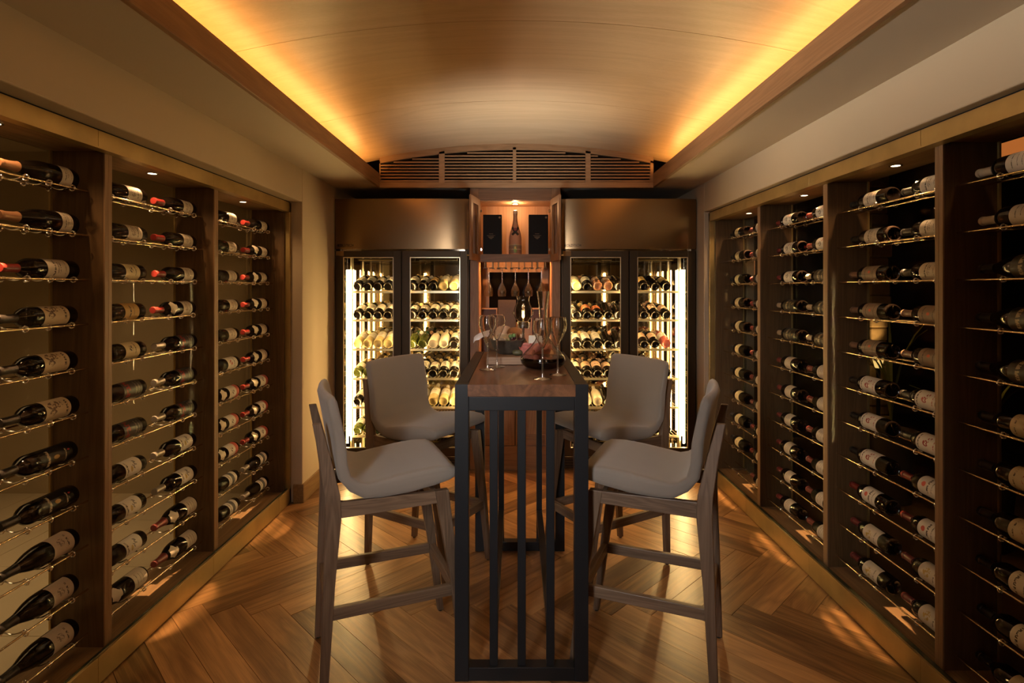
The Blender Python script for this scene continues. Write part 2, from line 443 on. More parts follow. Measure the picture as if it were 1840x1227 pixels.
# ================================================================== RACKS
def make_rack(side, faces, ends, xf, xb, xbrass, name_side):
    s = side
    y0, y1 = NEAR, ends
    rk = empty('wine_rack', (s*xf, y0, 0), 'tall walnut display rack with brass surround built into the %s wall' % name_side, 'wine rack')
    X = lambda v: s*v
    # base + top boxes
    part('base_panel', MB().box(X(xbrass+0.012), X(xb), y0, y1, 0.05, 0.088), m_rackwood_y, rk, bevel=0.002)
    part('top_panel', MB().box(X(xf-0.02), X(xb), y0, y1, 2.04, 2.07), m_rackwood_y, rk)
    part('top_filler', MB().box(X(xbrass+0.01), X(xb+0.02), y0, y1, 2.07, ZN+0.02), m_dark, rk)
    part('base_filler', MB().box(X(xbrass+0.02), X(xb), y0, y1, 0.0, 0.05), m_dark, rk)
    # brass plinth and fascia in lengths
    yy = y0; k = 0
    while yy < y1 - 0.01:
        ye = min(y1, yy + 0.80)
        part('brass_plinth', MB().box(X(xbrass), X(xbrass+0.012), yy+0.0008, ye-0.0008, 0.004, 0.106), m_brass, rk, bevel=0.0008)
        part('brass_fascia', MB().box(X(xbrass), X(xbrass+0.012), yy+0.0008, ye-0.0008, 2.035, ZN-0.008), m_brass, rk, bevel=0.0008)
        yy = ye
    part('glass_channel', MB().box(X(xbrass+0.012), X(xf-0.018), y0, y1, 0.088, 0.1075), m_chan, rk, bevel=0.001)
    part('brass_lintel_edge', MB().box(X(xbrass), X(xf), y0, y1, 2.030, 2.036), m_brass, rk)
    part('brass_jamb', MB().box(X(xbrass), X(xf+0.01), y1-0.028, y1-0.002, 0.0, ZN-0.008), m_brass, rk, bevel=0.001)
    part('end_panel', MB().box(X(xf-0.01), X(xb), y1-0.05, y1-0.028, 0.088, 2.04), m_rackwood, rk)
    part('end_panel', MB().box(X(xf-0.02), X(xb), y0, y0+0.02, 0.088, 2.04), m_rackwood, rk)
    for f in faces[:-1]:
        a, b = f, f + 0.042
        for q0, q1, dd in ((a, a+0.0195, 0.0), (b-0.0195, b, 0.002)):
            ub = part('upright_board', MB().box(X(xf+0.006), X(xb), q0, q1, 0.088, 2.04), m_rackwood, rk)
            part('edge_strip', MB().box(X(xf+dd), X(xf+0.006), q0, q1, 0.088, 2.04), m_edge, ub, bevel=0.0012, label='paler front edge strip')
    for i, f in enumerate(faces):
        lo = y0+0.02 if i == 0 else faces[i-1] + 0.042
        part('front_pane', MB().box(X(xf-0.026), X(xf-0.020), lo-0.018, f+0.018, 0.090, 2.036), m_pane, rk)
        part('back_pane', MB().box(X(xb-0.004), X(xb+0.004), lo, f, 0.088, 2.04), m_backpane, rk)
        part('brass_edge', MB().box(X(xb-0.014), X(xb-0.006), f-0.009, f, 0.088, 2.04).box(X(xb-0.014), X(xb-0.006), lo, lo+0.009, 0.088, 2.04), m_brass, rk)
    return rk
LFACES = [2.19, 2.985, 3.845]; RFACES = [2.056, 2.82, 3.60, 4.365]
rackL = make_rack(-1, LFACES, LF, 1.62, 1.84, 1.578, 'left')
rackR = make_rack(1, RFACES, RF, 1.575, 1.79, 1.525, 'right')
for rk, s, pts in ((rackL, -1, [(-1.70, 1.81, 0.9), (-1.705, 2.605, 1.0), (-1.70, 3.46, 1.0)]), (rackR, 1, [(1.66, 1.67, 0.2), (1.662, 2.439, 1.0), (1.665, 3.219, 1.0), (1.665, 3.985, 1.0)])):
    for x, y, p in pts:
        d = part('downlight', MB().lathe([(0.026, 0), (0.026, -0.004), (0.018, -0.004), (0.018, 0.0)], 20, (x, y, 2.040)), m_chrome, rk, smooth=30)
        lm = m_puck if p > 0.5 else m_gold
        part('lens', MB().lathe([(0.0, -0.002), (0.018, -0.002)], 16, (x, y, 2.040)), lm, d)
        light('rack_spot', 'SPOT', (x, y, 2.034), P['rack'] * p, WARM, aim=(x, y, 0), spot=150, blend=0.6, radius=0.012)
        light('rack_beam', 'SPOT', (x, y, 2.033), P['beam'] * p, WARM, aim=(x, y, 0), spot=17, blend=0.35, radius=0.006)

# ---- bottles --------------------------------------------------------
def text_mask(nt, u, v, u0, u1, v0, v1, freq):
    """a line of tiny broken strokes, reading round the bottle"""
    a = M2(nt, 'MULTIPLY', M2(nt, 'GREATER_THAN', u, u0), M2(nt, 'LESS_THAN', u, u1))
    b = M2(nt, 'MULTIPLY', M2(nt, 'GREATER_THAN', v, v0), M2(nt, 'LESS_THAN', v, v1))
    nz = N(nt, 'ShaderNodeTexNoise', noise_dimensions='2D'); nz.inputs['Scale'].default_value = freq
    cb = N(nt, 'ShaderNodeCombineXYZ'); L(nt, u, cb.inputs[0]); L(nt, M2(nt, 'MULTIPLY', v, 0.35), cb.inputs[1])
    L(nt, cb.outputs[0], nz.inputs['Vector'])
    k = M2(nt, 'GREATER_THAN', nz.outputs[0], 0.47)
    return M2(nt, 'MULTIPLY', M2(nt, 'MULTIPLY', a, b), k)
def blob_mask(nt, u, v, cu, cv, ru, rv, sketch):
    du = M2(nt, 'DIVIDE', M2(nt, 'SUBTRACT', u, cu), ru); dv = M2(nt, 'DIVIDE', M2(nt, 'SUBTRACT', v, cv), rv)
    d = M2(nt, 'ADD', M2(nt, 'MULTIPLY', du, du), M2(nt, 'MULTIPLY', dv, dv))
    e = M2(nt, 'LESS_THAN', d, 1.0)
    if sketch:
        nz = N(nt, 'ShaderNodeTexNoise', noise_dimensions='2D'); nz.inputs['Scale'].default_value = sketch; nz.inputs['Detail'].default_value = 3
        cb = N(nt, 'ShaderNodeCombineXYZ'); L(nt, u, cb.inputs[0]); L(nt, v, cb.inputs[1]); L(nt, cb.outputs[0], nz.inputs['Vector'])
        e = M2(nt, 'MULTIPLY', e, M2(nt, 'GREATER_THAN', nz.outputs[0], 0.5))
    return e
def label_mat(name, base, items, rough=0.6, metal=0.0):
    m, nt, out = new_mat(name)
    tc = N(nt, 'ShaderNodeTexCoord'); sp = N(nt, 'ShaderNodeSeparateXYZ'); L(nt, tc.outputs['UV'], sp.inputs[0])
    u, v = sp.outputs[0], sp.outputs[1]
    nz = N(nt, 'ShaderNodeTexNoise'); nz.inputs['Scale'].default_value = 60; L(nt, tc.outputs['Object'], nz.inputs['Vector'])
    c = mixc(nt, nz.outputs[0], tuple(x*0.92 for x in base), tuple(min(1, x*1.05) for x in base))
    for it in items:
        if it[0] == 't': k = text_mask(nt, u, v, *it[1:5], it[6]); c = mixc(nt, k, c, it[5])
        if it[0] == 'b': k = blob_mask(nt, u, v, *it[1:5], it[6]); c = mixc(nt, k, c, it[5])
        if it[0] == 's':
            k = M2(nt, 'MULTIPLY', M2(nt, 'GREATER_THAN', v, it[1]), M2(nt, 'LESS_THAN', v, it[2])); c = mixc(nt, k, c, it[3])
    prin(nt, out, **{'Base Color': c, 'Roughness': rough, 'Metallic': metal}); return m
INK = (0.06, 0.045, 0.04); RED = (0.38, 0.03, 0.03); CR = (0.62, 0.54, 0.45); WH = (0.72, 0.67, 0.62); GO = (0.50, 0.34, 0.12)
LM = {
 'cream_text': label_mat('label_cream_text', CR, [('t', .2, .8, .62, .70, INK, 22), ('t', .3, .7, .48, .52, INK, 40), ('t', .3, .7, .38, .42, INK, 40), ('t', .25, .75, .14, .17, INK, 46)]),
 'griffin': label_mat('label_griffin', (0.62, 0.50, 0.34), [('b', .62, .60, .16, .30, (0.16, 0.10, 0.07), 9), ('b', .38, .72, .10, .14, (0.16, 0.10, 0.07), 12), ('t', .25, .75, .12, .20, INK, 24)]),
 'drawing': label_mat('label_drawing', CR, [('b', .5, .62, .22, .18, (0.30, 0.22, 0.18), 16), ('t', .25, .75, .28, .34, INK, 30), ('t', .3, .7, .14, .17, INK, 44)]),
 'gold': label_mat('label_gold', (0.55, 0.36, 0.13), [('t', .2, .8, .55, .65, INK, 20), ('t', .3, .7, .35, .39, INK, 40)]),
 'black_gold': label_mat('label_black_gold', (0.015, 0.013, 0.012), [('b', .5, .52, .07, .09, GO, 0), ('t', .2, .8, .72, .80, (0.5, 0.42, 0.3), 26), ('t', .3, .7, .2, .24, (0.4, 0.33, 0.22), 40), ('b', .62, .12, .03, .04, RED, 0)], 0.25),
 'black_red': label_mat('label_black_red', (0.05, 0.045, 0.045), [('t', .12, .88, .66, .86, RED, 14), ('t', .2, .8, .30, .36, (0.35, 0.30, 0.26), 34), ('t', .2, .8, .16, .2, (0.35, 0.30, 0.26), 40)], 0.35),
 'emblem': label_mat('label_emblem', (0.56, 0.46, 0.38), [('b', .55, .62, .13, .17, (0.25, 0.2, 0.17), 14), ('t', .25, .75, .26, .34, INK, 24)]),
 'swoosh': label_mat('label_swoosh', WH, [('b', .58, .42, .20, .13, (0.22, 0.2, 0.2), 7), ('b', .42, .62, .12, .07, (0.45, 0.33, 0.12), 0), ('t', .2, .8, .82, .9, INK, 26)]),
 'plain_fine': label_mat('label_plain_fine', (0.58, 0.50, 0.42), [('t', .25, .75, .72, .76, INK, 34), ('t', .3, .7, .5, .53, INK, 44), ('t', .3, .7, .3, .33, INK, 44)]),
 'red_band': label_mat('label_red_band', WH, [('s', .0, .30, (0.55, 0.12, 0.09)), ('b', .5, .62, .13, .13, INK, 12)]),
 'red_logo': label_mat('label_red_logo', WH, [('b', .5, .66, .16, .12, RED, 8), ('t', .25, .75, .3, .36, INK, 30)]),
 'window': label_mat('label_window', WH, [('s', .30, .62, (0.10, 0.10, 0.11)), ('t', .2, .8, .8, .86, INK, 24)]),
 'brown': label_mat('label_brown', (0.27, 0.19, 0.13), [('b', .5, .48, .06, .08, (0.6, 0.12, 0.05), 0), ('t', .2, .8, .74, .79, INK, 30), ('t', .25, .75, .22, .26, INK, 36)]),
 'horse': label_mat('label_horse', WH, [('b', .48, .52, .13, .15, (0.33, 0.05, 0.06), 7), ('b', .66, .36, .07, .14, (0.33, 0.05, 0.06), 9), ('t', .2, .8, .86, .92, INK, 26), ('t', .3, .7, .12, .16, RED, 36)]),
 'shield': label_mat('label_shield', WH, [('b', .5, .70, .10, .11, (0.55, 0.08, 0.06), 0), ('t', .2, .8, .4, .5, INK, 20), ('t', .25, .75, .2, .24, INK, 36)]),
 'gold_emblem': label_mat('label_gold_emblem', (0.62, 0.54, 0.46), [('b', .5, .62, .2, .17, (0.45, 0.30, 0.08), 9), ('t', .25, .75, .22, .27, INK, 30)]),
 'dots': label_mat('label_dots', WH, [('b', .4, .6, .12, .15, INK, 18), ('b', .62, .42, .10, .12, (0.5, 0.1, 0.05), 20), ('t', .2, .8, .14, .2, INK, 28)]),
 'dark': label_mat('label_dark', (0.03, 0.026, 0.02), [('t', .15, .85, .60, .74, (0.42, 0.36, 0.25), 18), ('t', .2, .8, .36, .41, (0.35, 0.28, 0.15), 34), ('b', .5, .18, .1, .08, (0.4, 0.28, 0.1), 12)], 0.3),
 'swirl': label_mat('label_swirl', (0.56, 0.48, 0.36), [('b', .55, .3, .2, .22, (0.28, 0.04, 0.03), 6), ('t', .2, .8, .78, .84, INK, 26)]),
 'scene': label_mat('label_scene', WH, [('s', .02, .46, (0.20, 0.23, 0.19)), ('b', .5, .30, .4, .16, (0.38, 0.40, 0.34), 8), ('t', .15, .85, .72, .82, INK, 22)]),
 'old': label_mat('label_old', (0.55, 0.46, 0.33), [('t', .2, .8, .6, .72, (0.2, 0.13, 0.08), 18), ('b', .5, .35, .16, .14, (0.4, 0.3, 0.15), 12)]),
 'yellow': label_mat('label_yellow', (0.66, 0.55, 0.33), [('b', .5, .6, .12, .14, INK, 12), ('t', .25, .75, .26, .33, INK, 28)]),
 'orange': label_mat('label_orange', (0.62, 0.20, 0.08), [('t', .25, .75, .4, .5, INK, 22)]),
 'peach': label_mat('label_peach', (0.78, 0.50, 0.34), [('t', .25, .75, .4, .5, INK, 22), ('s', .8, .88, GO)]),
 'ivory': label_mat('label_ivory', (0.80, 0.72, 0.58), [('t', .3, .7, .6, .68, INK, 24), ('t', .3, .7, .35, .38, INK, 40)]),
}
glassd = dict(
 dark=plain('bottle_glass_dark', (0.006, 0.004, 0.003), 0.035, spec=0.45, var=0.1),
 green=plain('bottle_glass_green', (0.10, 0.12, 0.02), 0.08, spec=0.6, var=0.1, **{'Transmission Weight': 0.35}),
 clear=plain('bottle_glass_straw', (0.85, 0.66, 0.30), 0.10, spec=0.6, var=0.1, **{'Transmission Weight': 0.35}),
 rose=plain('bottle_glass_rose', (0.62, 0.26, 0.14), 0.10, spec=0.6, var=0.1, **{'Transmission Weight': 0.35}),
 pink=plain('bottle_glass_pink', (0.70, 0.16, 0.12), 0.10, spec=0.6, var=0.1, **{'Transmission Weight': 0.3}),
 paper=plain('bottle_frosted', (0.80, 0.68, 0.50), 0.6, var=0.06))
caps = dict(
 black=plain('capsule_black', (0.016, 0.013, 0.012), 0.35), red=plain('capsule_red', (0.19, 0.020, 0.017), 0.35),
 copper=plain('capsule_copper', (0.34, 0.17, 0.09), 0.35, metal=0.4), grey=plain('capsule_grey', (0.30, 0.27, 0.24), 0.35, metal=0.4),
 maroon=plain('capsule_maroon', (0.16, 0.03, 0.03), 0.35), cream=plain('capsule_cream', (0.46, 0.38, 0.28), 0.45),
 gold=plain('capsule_gold', (0.70, 0.50, 0.20), 0.35, metal=0.5), brown=plain('capsule_brown', (0.22, 0.13, 0.085), 0.45),
 green=plain('capsule_green', (0.03, 0.12, 0.03), 0.4), white=plain('capsule_white', (0.72, 0.64, 0.52), 0.45))
PROF = {
 'bordeaux': [(0,.012),(.022,.008),(.031,0),(.0355,.0015),(.0378,.008),(.0378,.188),(.0365,.199),(.032,.211),(.0235,.224),(.0165,.233),(.0146,.242),(.0140,.286),(.0156,.288),(.0156,.297),(.0140,.300),(0,.300)],
 'burgundy': [(0,.012),(.024,.008),(.034,0),(.039,.0015),(.0412,.009),(.0412,.135),(.0400,.155),(.0355,.180),(.0285,.203),(.0215,.222),(.0172,.240),(.0148,.262),(.0143,.287),(.0158,.289),(.0158,.298),(.0143,.301),(0,.301)],
}
_me = {}
def bmesh_cached(key, fn):
    if key not in _me: _me[key] = fn()
    return _me[key]
def bottle_proto(shape, glass, cap, lab, l0, l1, cap0=0.236, tagged=False, half=80):
    key = (shape, glass, cap, lab, l0, l1, cap0, tagged)
    if key in _me: return _me[key]
    pr = PROF[shape]
    def rad(z):
        for (r0, z0), (r1, z1) in zip(pr[4:], pr[5:]):
            if z0 <= z <= z1: return r0 + (r1-r0)*(z-z0)/max(1e-6, z1-z0)
        return 0.014
    root = bpy.data.objects.new('wine_bottle', None); root.empty_display_size = 0.05
    glass_me = bmesh_cached(('g', shape), lambda: MB().lathe(pr, 24))
    me = glass_me.mesh('bottle_body', smooth=35); me.materials.append(glassd[glass])
    objs = [('bottle_body', me)]
    n = 6
    cp = [(rad(cap0+(.286-cap0)*i/n)+.0006, cap0+(.286-cap0)*i/n) for i in range(n+1)] + [(.0163,.288),(.0163,.2975),(.0148,.3010),(0,.3012)]
    cp = [(rad(cap0), cap0)] + cp
    me = MB().lathe(cp, 20).mesh('capsule', smooth=35); me.materials.append(caps[cap]); objs.append(('capsule', me))
    if lab:
        mb = MB(); k = 14; uv = []; nr = 4
        for j in range(nr+1):
            z = l0 + (l1-l0)*j/nr; r = rad(z) + .0006
            for i in range(k+1):
                a = R(-half + 2*half*i/k); mb.v.append((r*math.cos(a), r*math.sin(a), z)); uv.append((i/k, j/nr))
        for j in range(nr):
            for i in range(k):
                a = j*(k+1)+i; mb.f.append((a, a+1, a+k+2, a+k+1))
        mb.uv = uv
        me = mb.mesh('label', smooth=60); me.materials.append(LM[lab]); objs.append(('label', me))
    if tagged:
        mb = MB(); k = 8; uv = []
        for j in range(4):
            z = .165 + .045*j/3; r = rad(z) + .0008; hw = [20, 62, 48, 40][j]
            for i in range(k+1):
                a = R(-hw + 2*hw*i/k); mb.v.append((r*math.cos(a), r*math.sin(a), z)); uv.append((i/k, .8))
        for j in range(3):
            for i in range(k):
                a = j*(k+1)+i; mb.f.append((a, a+1, a+k+2, a+k+1))
        me = mb.mesh('neck_label', smooth=60); me.materials.append(MATS['capsule_white'] if tagged != 'grey' else MATS['capsule_grey']); objs.append(('neck_label', me))
    _me[key] = objs
    return objs
def place_bottle(spec, mat, label, group):
    objs = bottle_proto(*spec)
    r = bpy.data.objects.new('wine_bottle', None); r.empty_display_size = 0.05; COL.objects.link(r)
    r.matrix_world = mat
    tag(r, label, 'bottle', group)
    for nm, me in objs:
        o = bpy.data.objects.new(nm, me); COL.objects.link(o); o.parent = r
    return r
def frame(origin, zdir, xdir):
    z = Vector(zdir).normalized(); x = Vector(xdir); x = (x - z*x.dot(z)).normalized(); y = z.cross(x)
    return Matrix(((x.x, y.x, z.x, origin[0]), (x.y, y.y, z.y, origin[1]), (x.z, y.z, z.z, origin[2]), (0, 0, 0, 1)))

K = {  # spec + words
 'copper':   (('burgundy','dark','copper','cream_text',.035,.085,.232), 'copper-capped sloping wine bottle'),
 'redcream': (('bordeaux','dark','red','cream_text',.055,.15), 'red-capped wine bottle with cream label'),
 'griffin':  (('bordeaux','dark','black','griffin',.045,.155), 'wine bottle with griffin-like drawing label'),
 'blackg':   (('bordeaux','dark','black','black_gold',.03,.17), 'black wine bottle with small gold mark'),
 'emblem':   (('burgundy','dark','black','emblem',.03,.12), 'sloping wine bottle with pinkish emblem label'),
 'reddraw':  (('bordeaux','dark','red','drawing',.04,.12), 'red-capped wine bottle with drawing label'),
 'redtag':   (('bordeaux','dark','red','drawing',.04,.115,.236,True), 'red-capped wine bottle with two labels'),
 'shiraz':   (('bordeaux','dark','grey','black_red',.035,.15), 'dark wine bottle with red lettering'),
 'swoosh':   (('bordeaux','dark','grey','swoosh',.04,.14), 'grey-capped wine bottle with brushstroke label'),
 'burgtag':  (('burgundy','dark','maroon','plain_fine',.012,.095,.225,True), 'sloping maroon-capped bottle with neck label'),
 'creamd':   (('bordeaux','dark','black','drawing',.04,.13), 'wine bottle with pale drawing label'),
 'gold':     (('bordeaux','dark','black','gold',.05,.14), 'wine bottle with gold label'),
 'tan':      (('bordeaux','dark','black','yellow',.05,.14), 'wine bottle with tan label'),
 'redlogo':  (('bordeaux','dark','red','red_logo',.04,.15), 'wine bottle with white red-print label'),
 'redband':  (('bordeaux','dark','red','red_band',.02,.13,.236,True), 'wine bottle with red band label'),
 'window':   (('bordeaux','dark','grey','window',.04,.13), 'wine bottle with dark square on label'),
 'rcream':   (('bordeaux','dark','black','cream_text',.065,.155,.225), 'black-capped wine bottle with cream label'),
 'rbrown':   (('bordeaux','dark','brown','brown',.06,.165,.225), 'brown-labelled wine bottle with orange dot'),
 'horse':    (('bordeaux','dark','black','horse',.065,.175), 'white-labelled bottle with red horse print'),
 'shield':   (('bordeaux','dark','maroon','shield',.07,.165), 'wine bottle with red shield label'),
 'shieldr':  (('bordeaux','dark','red','shield',.07,.165), 'red-capped wine bottle with shield label'),
 'goldemb':  (('bordeaux','dark','maroon','gold_emblem',.06,.165), 'wine bottle with gold emblem label'),
 'dots':     (('bordeaux','dark','maroon','dots',.06,.16), 'wine bottle with speckled white label'),
 'dotsr':    (('bordeaux','dark','red','dots',.06,.16), 'red-capped bottle with speckled white label'),
 'darkl':    (('bordeaux','dark','cream','dark',.04,.17), 'wine bottle with dark printed label'),
 'whitel':   (('bordeaux','dark','maroon','plain_fine',.08,.15), 'wine bottle with plain whitish label'),
 'yell':     (('bordeaux','dark','black','yellow',.085,.15), 'wine bottle with yellowish label'),
 'cap_cr':   (('bordeaux','dark','cream','plain_fine',.06,.15,.222), 'cream-capped wine bottle with cream label'),
 'blackb':   (('burgundy','dark','black','dark',.03,.14), 'black sloping wine bottle with dark label'),
 'swirl':    (('bordeaux','dark','black','swirl',.05,.145), 'wine bottle with red swirl label'),
 'scene':    (('bordeaux','dark','black','scene',.04,.14), 'wine bottle with greenish picture label'),
 'old':      (('bordeaux','dark','black','old',.04,.14), 'wine bottle with old yellowed label'),
}
zrow = [1.917 - 0.1737*i for i in range(11)]
BAYS = {
 ('L', 0): dict(far=['copper','copper','redcream','griffin','griffin','griffin','blackg','blackg','emblem','emblem','emblem'], near=[None]*11),
 ('L', 1): dict(far=['reddraw','reddraw','reddraw','redtag','shiraz','shiraz','shiraz','swoosh','swoosh','burgtag','burgtag'],
                near=['creamd','creamd','tan','gold','tan','shiraz','shiraz','swoosh','swoosh','swoosh','burgtag']),
 ('L', 2): dict(far=['reddraw','redtag','redtag','redtag','redtag','redtag','redband','redband','redband','window','window'],
                near=['creamd','creamd','creamd','creamd','creamd','redlogo','redband','redband','redband','window','window']),
 ('R', 0): dict(far=['cap_cr','cap_cr','blackb','blackb','blackb','swirl','swirl','swirl','scene','scene','old'], near=[None]*11),
 ('R', 1): dict(far=['rcream','rcream','rbrown','rbrown','rbrown','horse','horse','horse','shieldr','goldemb','goldemb'],
                near=['rcream','rcream','rcream','rbrown','rbrown','horse','horse','shieldr','shieldr','goldemb','goldemb']),
 ('R', 2): dict(far=['dots','dots','dots','darkl','darkl','whitel','whitel','whitel','whitel','whitel','whitel'],
                near=['dotsr','dotsr','darkl','darkl','darkl','whitel','whitel','whitel','whitel','whitel','whitel']),
 ('R', 3): dict(far=['yell']*10+[None], near=['whitel']*11),
}
BN = {('L',0): "left rack's nearest bay", ('L',1): "left rack's middle bay", ('L',2): "left rack's farthest bay",
      ('R',0): "right rack's nearest bay", ('R',1): "right rack's second bay", ('R',2): "right rack's third bay", ('R',3): "right rack's farthest bay"}
def cradle(parent, x, y, z, s, me):
    o = bpy.data.objects.new('cradle', me); COL.objects.link(o); o.parent = parent
    o.location = Vector((x, y, z)) - ORG[parent.name]; ORG[o.name] = Vector()
_pts = []
zr = -0.036; hw = 0.045; rr = 0.0105
for i in range(10): a = R(90 + 36*i); _pts.append((-hw + rr*math.cos(a), 0.0, zr + rr*math.sin(a)))
for i in range(1, 9):
    t = i/9; _pts.append((-hw + 2*hw*t, 0.0, zr + rr - 0.0160*math.sin(PI*t) ))
for i in range(10): a = R(90 - 36*i); _pts.append((hw + rr*math.cos(a), 0.0, zr + rr*math.sin(a)))
cr_mb = MB().tube(_pts, 0.0030, 6)
cr_me = cr_mb.mesh('cradle', smooth=60); cr_me.materials.append(m_acrylic)
for (sd, b), rows in BAYS.items():
    s = -1 if sd == 'L' else 1
    faces = LFACES if s < 0 else RFACES
    Lx = (1.73 if s < 0 else 1.672) * s
    face = faces[b]; lo = NEAR+0.02 if b == 0 else faces[b-1]+0.042
    for r in range(11):
        z = zrow[r] - (0.003 if s > 0 else 0)
        rl = empty('bottle_rail', (Lx, (lo+face)/2, z-0.036), 'pair of brass rods, %s row from top, %s' % (ORD[r], BN[(sd, b)]), 'bottle rail', 'brass rod pairs carrying bottles')
        for dx in (-0.045, 0.045):
            part('rod', MB().tube([(Lx+dx, lo+0.002, z-0.036), (Lx+dx, face-0.002, z-0.036)], 0.0038, 8), m_rod, rl, smooth=60)
        for pos in ('far', 'near'):
            kd = rows[pos][r]
            jit = random.uniform(-0.007, 0.007)
            if s < 0:
                base = face - (0.032 if pos == 'far' else 0.432) + jit
                ys_ = (base-0.045, base-0.15)
            else:
                base = face - (0.352 if pos == 'far' else 0.715) + jit
                ys_ = (base+0.05, base+0.16)
            for yq in ys_: cradle(rl, Lx, yq, z, s, cr_me)
            if s < 0 and yq - 0.10 > lo: cradle(rl, Lx, base-0.245, z, s, cr_me)
            if kd is None: continue
            spec, words = K[kd]
            rise = R(random.uniform(8, 30))
            rr_ = 0.0412 if spec[0] == 'burgundy' else 0.0378
            zc = z - 0.0378 + rr_
            mt = frame((Lx, base, zc), (0, -s*-1 if s > 0 else -1, 0), (-s*math.cos(rise), 0, math.sin(rise)))
            if pos == 'far': where = 'farther' if rows['near'][r] else 'single'
            else: where = 'nearer'
            if b == 0: lab = '%s, %s row from top, %s' % (words, ORD[r], BN[(sd, b)])
            else: lab = '%s, %s row, %s spot, %s' % (words, ORD[r], where, BN[(sd, b)])
            place_bottle(spec, mt, lab, 'wine bottles lying on the rack rods')

